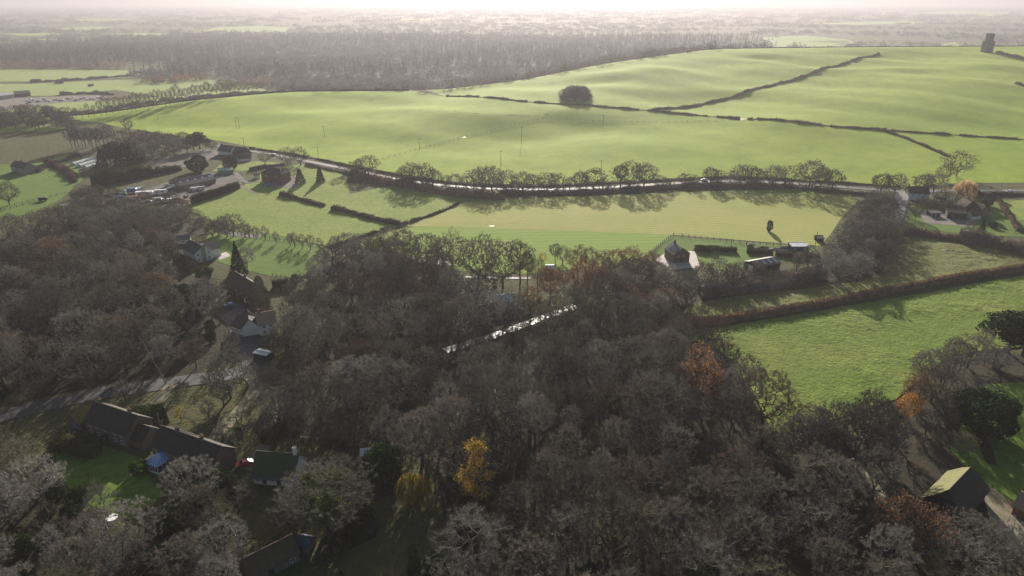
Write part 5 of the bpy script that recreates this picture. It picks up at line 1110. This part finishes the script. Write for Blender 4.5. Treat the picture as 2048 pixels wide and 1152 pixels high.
for u, v, H, kd, c in ((1735, 900, 17, 'oak', 'dark'), (1680, 935, 19, 'multi', 'dark'), (1715, 945, 20, 'multi', 'dark'), (1620, 930, 16, 'oak', 'dark'), (1590, 925, 14, 'oak', 'grey'), (1640, 945, 15, 'oak', 'grey'), (1860, 805, 13, 'round_crown', 'warm'), (1830, 820, 12, 'russet', 'warm'), (1880, 770, 13, 'oak', 'grey'), (1905, 745, 12, 'oak', 'brown'), (1850, 775, 13, 'oak', 'grey'), (1935, 735, 12, 'round_crown', 'grey'), (1960, 715, 11, 'ash', 'grey'), (1985, 735, 9, 'shrub', 'pale'), (1950, 790, 6, 'shrub', 'pale'), (1890, 850, 9, 'oak', 'dark'), (1850, 870, 8, 'oak', 'dark'), (1920, 910, 7, 'oak', 'brown'), (1790, 890, 9, 'oak', 'dark'), (1760, 930, 9, 'oak', 'dark')): hp(kd, u, v, H, c)
hp('russet', 1812, 842, 9, 'warm', 'small bright orange tree by the path above the barn', leaf=(.50, .24, .05)); 
for u, v, H in ((1420, 700, 13), (1400, 720, 12), (1450, 745, 11), (1375, 690, 12)): hp('oak', u, v, H, 'russet' if u != 1400 else 'dark')
for u, v, H in ((1780, 1105, 15), (1830, 1125, 14)): hp('russet', u, v, H, 'russet', leaf=(.18, .105, .065))
HERO_N = len(TREES)

# ------------------------------------------------------------------ the woods, filled tree by tree
occ = {}
def near(x, y, r):
    for i in range(int((x-r)//8), int((x+r)//8)+1):
        for j in range(int((y-r)//8), int((y+r)//8)+1):
            for a, b, q in occ.get((i, j), ()):
                if (a-x)**2 + (b-y)**2 < (r*.5 + q*.5)**2: return True
    return False
def mark(x, y, r): occ.setdefault((int(x//8), int(y//8)), []).append((x, y, r))
for o, kind, c, lb in TREES: mark(o.location.x, o.location.y, 6.5)
LANES = [(np.array([(p.x, p.y) for p in L]), w) for L, w in ROADS]
def blocked(x, y, extra=1.0):
    for bx_, by_, r in BLD:
        if (bx_-x)**2 + (by_-y)**2 < r*r: return True
    return any(((A[:, 0]-x)**2 + (A[:, 1]-y)**2).min() < (w/2+extra)**2 or (w == 3.8 and x < 25 and ((A[:, 0]-x)**2 + (A[:, 1]-4.5-y)**2).min() < 5**2 or (w == 3.8 and x < 25 and ((A[:, 0]-x)**2 + (A[:, 1]-9-y)**2).min() < 3.5**2)) for A, w in LANES)
OPEN = [(368, 478, 412, 522), (455, 562, 500, 600), (466, 640, 552, 680), (1345, 492, 1385, 522), (508, 700, 530, 716), (1094, 532, 1104, 542), (1862, 935, 1975, 1012), (100, 500, 0, 0)]   # clearings before the houses
def fill(P, gap, mixk, hs, limit=400, seed=1, keep=None, cols=('grey', 'brown', 'dark', 'grey', 'olive', 'brown', 'russet', 'pale')):
    rr = random.Random(seed); W_ = ppoly(*P, wide=False); xs, ys = [p[0] for p in W_], [p[1] for p in W_]; A = np.array(W_); n = 0; miss = 0
    kinds = [k for k, w in mixk for _ in range(w)]
    patch('woodland_floor', W_, M['floor_litter'], .03 + .002*seed, 5, wobble=1.2)
    while miss < 900 and n < limit:
        x, y = rr.uniform(min(xs), max(xs)), rr.uniform(min(ys), max(ys))
        if not inside(W_, np.array([x]), np.array([y]))[0]: continue
        kd = rr.choice(kinds); g_ = gap*(.62 if kd in ('shrub', 'holly') else 1)
        H_ = hs[1]; q0 = proj((x, y, 0)); q1 = proj((x, y, H_)); rw = abs(proj((x + H_*.42, y, 8))[0] - q0[0])
        if near(x, y, g_) or blocked(x, y) or any(q0[0]+rw > a0 and q0[0]-rw < a1 and q1[1] < b1 and q0[1] > b0 for a0, b0, a1, b1 in OPEN): miss += 1; continue
        miss = 0; n += 1; mark(x, y, g_)
        fl = 1
        if seed == 11 and proj((x, y, 0))[0] < 1075 and any(((np.abs(A[:, 0]-x) < 6) & (A[:, 1]-y > 0) & (A[:, 1]-y < 34)).any() for A, w in LANES if w == 3.8):
            if rr.random() < .5: continue
            fl = .62
        H = fl*rr.uniform(*hs)*(.36 if kd in ('shrub',) else .42 if kd in ('holly',) else .9 if kd == 'birch' else 1)
        c = rr.choice(('green', 'dgreen')) if kd in ('holly', 'pine') else 'pale' if kd == 'birch' else rr.choice(cols)
        put(kd, x, y, H, c, sx=rr.uniform(.92, 1.12)*(1.08 if kd == 'oak' else 1))
    return n
MIX = [('oak', 16), ('ash', 9), ('birch', 3), ('russet', 1), ('ivy', 3), ('round_crown', 6), ('holly', 1)]
cnts = []
# central wood
cnts.append(fill([(565, 700), (590, 640), (620, 600), (700, 570), (830, 556), (930, 590), (1010, 640), (1120, 615), (1230, 610), (1330, 640), (1345, 672), (1440, 700), (1480, 770), (1520, 850), (1560, 890), (1640, 900), (1700, 960), (1760, 1040), (1830, 1120), (1950, 1190), (2060, 1210), (2100, 1330), (1500, 1420), (900, 1420), (890, 1200), (905, 1060), (870, 980), (840, 930), (760, 890), (640, 850), (580, 830), (545, 760)], 9.7, MIX, (12, 19), 420, 11))
# left wood
cnts.append(fill([(-60, 490), (60, 460), (150, 450), (215, 462), (345, 455), (365, 500), (370, 545), (420, 575), (430, 640), (450, 665), (460, 705), (395, 742), (330, 755), (200, 772), (-60, 830)], 9.6, [('oak', 8), ('russet', 1), ('round_crown', 4), ('birch', 1), ('ivy', 1), ('holly', 1)], (10.5, 16), 150, 12, cols=('grey', 'brown', 'warm', 'dark', 'lilac', 'grey')))
# scrub and trees round the yard and left bank
cnts.append(fill([(150, 448), (140, 400), (180, 380), (230, 400), (260, 415), (345, 418), (375, 430), (415, 455), (420, 470), (350, 470), (240, 470)], 7, [('oak', 3), ('round_crown', 3), ('shrub', 3)], (8, 11), 60, 13))
# bank along the far edge of the wood
cnts.append(fill([(615, 560), (640, 535), (690, 510), (760, 500), (850, 505), (890, 520), (900, 550), (830, 560), (700, 575)], 7, [('oak', 3), ('round_crown', 2), ('ash', 2)], (10, 13), 60, 14))
cnts.append(fill([(1120, 545), (1200, 532), (1300, 535), (1345, 550), (1480, 568), (1480, 590), (1400, 600), (1350, 645), (1240, 600), (1215, 560)], 7.4, [('oak', 4), ('round_crown', 3), ('russet', 1), ('shrub', 1)], (10, 13), 70, 15))
# belt between hay field and rough pasture
cnts.append(fill([(1640, 560), (1655, 520), (1690, 480), (1735, 425), (1785, 415), (1800, 450), (1790, 490), (1760, 545), (1700, 575)], 6.6, [('oak', 5), ('round_crown', 4), ('shrub', 2)], (9.5, 13), 60, 16, cols=('grey', 'lilac', 'dark', 'pale', 'brown')))
cnts.append(fill([(1400, 560), (1470, 560), (1560, 555), (1640, 530), (1640, 560), (1500, 585), (1400, 590)], 5, [('shrub', 4), ('orchard', 2)], (9, 12), 40, 17, cols=('grey', 'olive', 'brown')))
# bottom left garden wood
cnts.append(fill([(-60, 905), (40, 925), (100, 960), (125, 1010), (230, 1060), (300, 1085), (400, 1050), (470, 1040), (505, 1080), (480, 1130), (470, 1250), (380, 1330), (-60, 1330)], 6.8, [('oak', 4), ('round_crown', 4), ('birch', 2), ('shrub', 2), ('holly', 1)], (9.5, 13), 130, 18, cols=('pale', 'grey', 'pale', 'olive', 'brown')))
# right edge wood and bottom right
cnts.append(fill([(1560, 870), (1640, 880), (1720, 900), (1740, 960), (1700, 965), (1640, 915)], 8, [('oak', 3), ('shrub', 2)], (12, 15), 20, 19))
cnts.append(fill([(1900, 1110), (1980, 1090), (2060, 1200), (2150, 1330), (1950, 1330)], 8, [('oak', 3), ('birch', 1)], (12, 15), 25, 20, cols=('pale', 'grey', 'lilac')))
cnts.append(fill([(590, 870), (700, 880), (790, 920), (820, 970), (760, 1000), (735, 935), (640, 890)], 7, [('oak', 2), ('shrub', 2), ('holly', 2)], (9, 12), 30, 21, cols=('dark', 'brown')))
cnts.append(fill([(560, 830), (640, 850), (760, 890), (700, 875), (590, 865)], 6, [('shrub', 3), ('oak', 1)], (9, 12), 30, 22, cols=('dark', 'brown')))
cnts.append(fill([(690, 1010), (760, 1040), (740, 1080), (640, 1130), (640, 1100)], 5, [('shrub', 2), ('holly', 1)], (8, 11), 14, 23, cols=('dark',)))
print('trees', len(TREES), HERO_N, cnts)
for L in PROTO.values():
    for r0 in L:
        if r0 not in USED.values():
            for c in list(r0.children): bpy.data.objects.remove(c, do_unlink=True)
            bpy.data.objects.remove(r0, do_unlink=True)

# ------------------------------------------------------------------ far woods: uncountable masses
def far_wood(name, label, pts, H, Wd, conif, n_f, seed, col, size):
    """pts (n,3) bases; each tree a ragged little cloud of faces, all in one mesh"""
    rg = np.random.default_rng(seed); n = len(pts)
    V = []
    k = n_f
    c = rg.uniform(size=n) < conif
    Hs = H*rg.uniform(.55, 1.25, n); Ws = Wd*rg.uniform(.8, 1.25, n)
    d = rg.normal(size=(n, k, 3)); d /= np.linalg.norm(d, axis=2)[..., None]; r = rg.uniform(.3, 1, (n, k, 1))**.5
    q = d*r; dome = np.stack([q[..., 0]*.5, q[..., 1]*.5, .56 + q[..., 2]*.44], -1)
    t = 1 - rg.uniform(0, 1, (n, k))**.6; a = rg.uniform(0, 6.28, (n, k)); rr = .5*(1-t)*rg.uniform(.4, 1, (n, k))
    cone = np.stack([rr*np.cos(a)*.8, rr*np.sin(a)*.8, .08 + t*1.08], -1)
    P = np.where(c[:, None, None], cone, dome); P = P*np.stack([Ws, Ws, Hs], -1)[:, None, :] + pts[:, None, :]
    P = P.reshape(-1, 3); v, f = tris_cloud(P, size, rg, .8)
    o = link(name, np_mesh(name, v, f), M['far_canopy']); o.color = (*col, 1); struct(o, 'stuff'); o['label'] = label; o['category'] = 'wood'; return o
rg = np.random.default_rng(21)
def sample(n, y0, y1, u0, u1):
    y = np.sqrt(rg.uniform(y0*y0, y1*y1, n)); d = (rg.uniform(u0, u1, n)-1024)/FPX
    return np.stack([d*y*1.02, y], 1)
Q = sample(26000, 820, 2700, -120, 1640)
ycr = _sm(_XC, _YC, Q[:, 0], 25); ZZ = terrain(Q[:, 0], Q[:, 1]); pv = np.array([proj((x, y, z)) for (x, y), z in zip(Q, ZZ)])
u, v = pv[:, 0], pv[:, 1]
low = np.interp(u, [-200, 0, 100, 220, 300, 420, 540, 560, 640, 900, 1700], [128, 132, 137, 139, 168, 160, 172, 186, 187, 300, 300])
top = np.interp(u, [-200, 0, 200, 420, 540, 640, 800, 1000, 1200, 1500, 1700], [100, 97, 82, 70, 64, 60, 54, 52, 50, 62, 74])
k = (v < low) & (v > top) & (u + rg.uniform(0, 230, len(u)) < 1560) & (Q[:, 1] > ycr + 9) & ~((u > 200) & (u < 330) & (v > 128) & (v < 150))
k &= rg.uniform(size=len(Q)) < np.clip(1500/Q[:, 1], .35, 1)
S_ = np.column_stack([Q[k], ZZ[k]])
pin = (np.sin(S_[:, 0]/170+1)*np.sin(S_[:, 1]/210) + .35*rg.normal(size=len(S_)) > .05) & (S_[:, 1] > 1150)
far_wood('mixed_wood', 'hazy bare broadleaf wood beyond the crop field brow', S_[~pin], 11.5, 15, 0, 90, 1, (.145, .135, .13), 1.35)
far_wood('conifer_wood', 'hazy dark conifer plantation with pointed tops behind the hill', S_[pin], 20, 9.5, 1, 70, 2, (.085, .09, .075), 1.4)
# scattered hedges, trees and woods of the plain
Q = np.concatenate([sample(5200, 1900, 4200, -150, 2200), sample(4200, 4200, 13000, -150, 2200)])
ZZ = terrain(Q[:, 0], Q[:, 1]); pv = np.array([proj((x, y, z)) for (x, y), z in zip(Q, ZZ)])
fld = np.zeros(len(Q), bool)
for nm, B in PATCHES.items():
    if nm.startswith(('far_field', 'pasture')): fld |= inside(B, Q[:, 0], Q[:, 1])
nz = np.sin(Q[:, 0]/330 + 2*np.sin(Q[:, 1]/500)) * np.sin(Q[:, 1]/260 + Q[:, 0]/700)
k = ~fld & (nz > -.45) & (rg.uniform(size=len(Q)) < .95) & (pv[:, 1] < np.interp(pv[:, 0], [0, 1500, 1520, 2200], [98, 60, 101, 104])) & (Q[:, 1] > _sm(_XC, _YC, Q[:, 0]) + 200)
S_ = np.column_stack([Q[k], ZZ[k]]); far = S_[:, 1] > 4200; mid = ~far
far_wood('distant_wood', 'hazy grey woods spread over the plain beyond the hill', S_[mid], 12, 27, .06, 80, 3, (.14, .13, .125), 2.2)
far_wood('distant_wood', 'faintest woods fading into haze at the horizon', S_[far], 16, 95, 0, 46, 4, (.16, .14, .13), 9)
# trees just behind the right-hand crest and at the left field edges
Q = np.concatenate([np.column_stack([rg.uniform(300, 1000, 700), rg.uniform(1250, 1900, 700)])]); k = ~inside(PATCHES[[n for n in PATCHES if n.startswith('far_field')][7]], Q[:, 0], Q[:, 1])
Q = Q[k]; far_wood('valley_wood', 'bare trees in the valley behind the tower and the hill crest', np.column_stack([Q, terrain(Q[:, 0], Q[:, 1])]), 14, 13, .04, 70, 5, (.15, .135, .125), 1.5)
Q = []
for (x0, v0, x1, v1, n_) in ((0, 137, 180, 137, 60), (180, 139, 250, 138, 22), (280, 168, 420, 160, 34), (430, 178, 545, 172, 30)):
    for i in range(n_): f = rg.uniform(); p = plain_pt(x0+(x1-x0)*f, v0+(v1-v0)*f + rg.uniform(-6, 1)); Q.append((p.x, p.y, th(p.x, p.y)))
far_wood('field_edge_wood', 'round brown tree clumps along the far left pastures', np.array(Q), 11, 14, 0, 60, 6, (.22, .15, .11), 1.6)
# pylons far away
def pylon(label, u, v, H):
    p = plain_pt(u, v); r1 = tag(empty('pylon', (p.x, p.y, th(p.x, p.y))), label, 'pylon', 'pylons far out on the plain')
    m = MB()
    for sx in (-1, 1):
        for sy in (-1, 1): m.tube((sx*5, sy*5, 0), (sx*.8, sy*.8, H), .45, .3, 4)
    for k in range(6):
        z0, z1 = H*k/6, H*(k+1)/6; a = 5-4.2*k/6; b = 5-4.2*(k+1)/6
        for sy in (-1, 1): m.tube((-a, sy*a, z0), (b, sy*b, z1), .2, .2, 4); m.tube((a, sy*a, z0), (-b, sy*b, z1), .2, .2, 4)
    m.build('tower', M['grey_wood'], r1)
    for z, w in ((.68, 9), (.82, 7), (.95, 5)): MB().box(-w, w, -.4, .4, H*z, H*z+.9).build('crossarm', M['grey_wood'], r1)
for q in ((1181, 34, 46, 'pylon at centre top left of the other far pylons'), (1351, 33, 46, 'pylon second from left among the far pylons'), (1669, 22, 44, 'third far pylon above the right hand fields'), (1763, 22, 44, 'fourth far pylon above the right hand fields'), (1831, 22, 44, 'far pylon farthest right'), (972, 38, 44, 'faint pylon left of the haze centre')): pylon(q[3], q[0], q[1], q[2])

# ------------------------------------------------------------------ haze
hz = MB().box(-22000, 22000, -700, 22000, -30, 124).build('haze', bpy.data.materials.new('haze')); struct(hz, 'stuff')
hm = hz.data.materials[0]; hm.use_nodes = True; n = hm.node_tree.nodes; n.remove(n['Principled BSDF'])
pv_ = n.new('ShaderNodeVolumePrincipled'); pv_.inputs['Color'].default_value = (.38, .374, .405, 1); pv_.inputs['Density'].default_value = HAZE_DENSITY; pv_.inputs['Anisotropy'].default_value = HAZE_ANISO
hm.node_tree.links.new(pv_.outputs[0], n['Material Output'].inputs['Volume']); hz.visible_shadow = True

# ------------------------------------------------------------------ labels for the many trees
LAND = [('the golden leaved tree', 948, 930), ('the yellow weeping willow', 830, 980), ('the big mossy barn', 1910, 985), ('the orange topped meadow oak', 1390, 750), ('the conservatory terrace', 370, 915), ('the long terrace', 220, 865), ('the white cottage', 540, 935),
        ('the wet road', 1040, 655), ('the woodland white house', 1012, 605), ('the arched cottage', 482, 585), ('the white rendered house', 395, 500), ('the joined white houses', 515, 645), ('the brick garden house', 1362, 505), ('the black barn', 1532, 535), ('the blue cabin', 1602, 497),
        ('the tan roofed farmhouse', 1930, 410), ('the lane junction', 490, 745), ('the white garden table', 225, 1040), ('the spreading ivied oak', 650, 980), ('the pale lilac birch', 940, 1080), ('the dark holm oak', 1965, 830), ('the meadow', 1680, 720), ('the red brick house', 545, 355), ('the farm building', 395, 370),
        ('the white growing tunnels', 168, 325), ('the twin round trees', 588, 315), ('the hill clump gap', 1152, 190), ('the hedge corner', 800, 450), ('the scrap yard', 150, 198), ('the dark field pine', 400, 285), ('the stone house', 42, 335), ('the branching field oak', 1912, 335), ('the yellow edge tree', 1084, 515), ('the hollow pole', 1043, 270), ('the brown outbuilding', 550, 1120), ('the leaning pole', 310, 730), ('the yard', 300, 395), ('the beech hedge', 1650, 610), ('the road bend', 1800, 390), ('the white road car', 1408, 358)]
KIND = {'oak': ('bare_oak', 'bare oak', 'tree'), 'ash': ('bare_ash', 'tall slim bare ash', 'tree'), 'birch': ('pale_birch', 'fine twigged pale tree', 'tree'), 'russet': ('russet_oak', 'russet leaved oak', 'tree'), 'ivy': ('ivy_clad_tree', 'ivy clad bare tree', 'tree'), 'shrub': ('bare_shrub', 'low bare shrub', 'shrub'), 'orchard': ('young_bare_tree', 'small young bare tree', 'tree'),
        'round_crown': ('round_headed_tree', 'round headed bare tree', 'tree'), 'hero_oak': ('old_oak', 'old spreading oak', 'tree'), 'multi': ('old_oak', 'old spreading oak', 'tree'), 'holly': ('holly', 'dark green holly', 'tree'), 'yew': ('yew', 'dense rounded evergreen', 'tree'), 'pine': ('pine', 'dark pine', 'tree'), 'conifer': ('conifer', 'pointed conifer', 'tree'),
        'cypress': ('cypress', 'cypress', 'tree'), 'spruce': ('spruce', 'dark spruce', 'tree'), 'evergreen_bush': ('evergreen_bush', 'round evergreen bush', 'shrub'), 'willow': ('weeping_willow', 'willow', 'tree'), 'golden': ('golden_leaved_tree', 'golden tree', 'tree')}
ORD = ['nearest', 'second', 'third', 'fourth', 'fifth', 'sixth', 'seventh', 'eighth', 'ninth', 'tenth', 'eleventh', 'twelfth', 'thirteenth', 'fourteenth', 'fifteenth']
DIRS = ['right of', 'behind and right of', 'straight behind', 'behind and left of', 'left of', 'in front and left of', 'straight in front of', 'in front and right of']
PX = [proj(o.location + Vector((0, 0, o['H']*o.scale[2]*.6))) for o, *_ in TREES]
rank = {}
for kd in KIND:
    ids = [i for i, t in enumerate(TREES) if KIND[t[1]][1] == KIND[kd][1]]
    if not ids or any((KIND[kd][1], 0) in rank for _ in (0,)): continue
    rank[(KIND[kd][1], 0)] = 1
    for li, (lb, lu, lv) in enumerate(LAND):
        by = {}
        for i in ids:
            du, dv = PX[i][0]-lu, lv-PX[i][1]; by.setdefault(int(((math.atan2(dv, du) + math.pi/8) % (2*math.pi))//(math.pi/4)), []).append((du*du+dv*dv, i))
        for dd, lst in by.items():
            for r_, (q, i) in enumerate(sorted(lst)[:15]):
                sc = r_*60 + math.sqrt(q)
                if i not in rank or sc < rank[i][0]: rank[i] = (sc, r_, dd, lb)
GROUPS = {'bare_oak': 'bare oaks of the winter woods', 'bare_ash': 'slim bare ashes', 'round_headed_tree': 'round headed bare trees', 'russet_oak': 'russet leaved oaks', 'pale_birch': 'pale fine twigged trees', 'ivy_clad_tree': 'ivy clad trees', 'bare_shrub': 'bare shrubs', 'young_bare_tree': 'small young bare trees', 'holly': 'hollies', 'yew': 'rounded evergreens', 'pine': 'dark pines', 'spruce': 'dark spruces', 'old_oak': 'old spreading oaks', 'evergreen_bush': 'evergreen bushes'}
for i, (o, kind, c, lb) in enumerate(TREES):
    nm, look, cat = KIND[kind]
    if nm in GROUPS: o['group'] = GROUPS[nm]
    if lb is None:
        s_, r_, dd, lm = rank.get(i, (0, 0, 0, 'the wood'))
        lb = f"{look}, {ORD[r_]}{'' if r_ == 0 else ' nearest'} {DIRS[dd]} {lm}"
    o['label'] = lb; o['category'] = cat
    if 'H' in o: del o['H']
for o in SC.objects:
    if 'H' in o: del o['H']
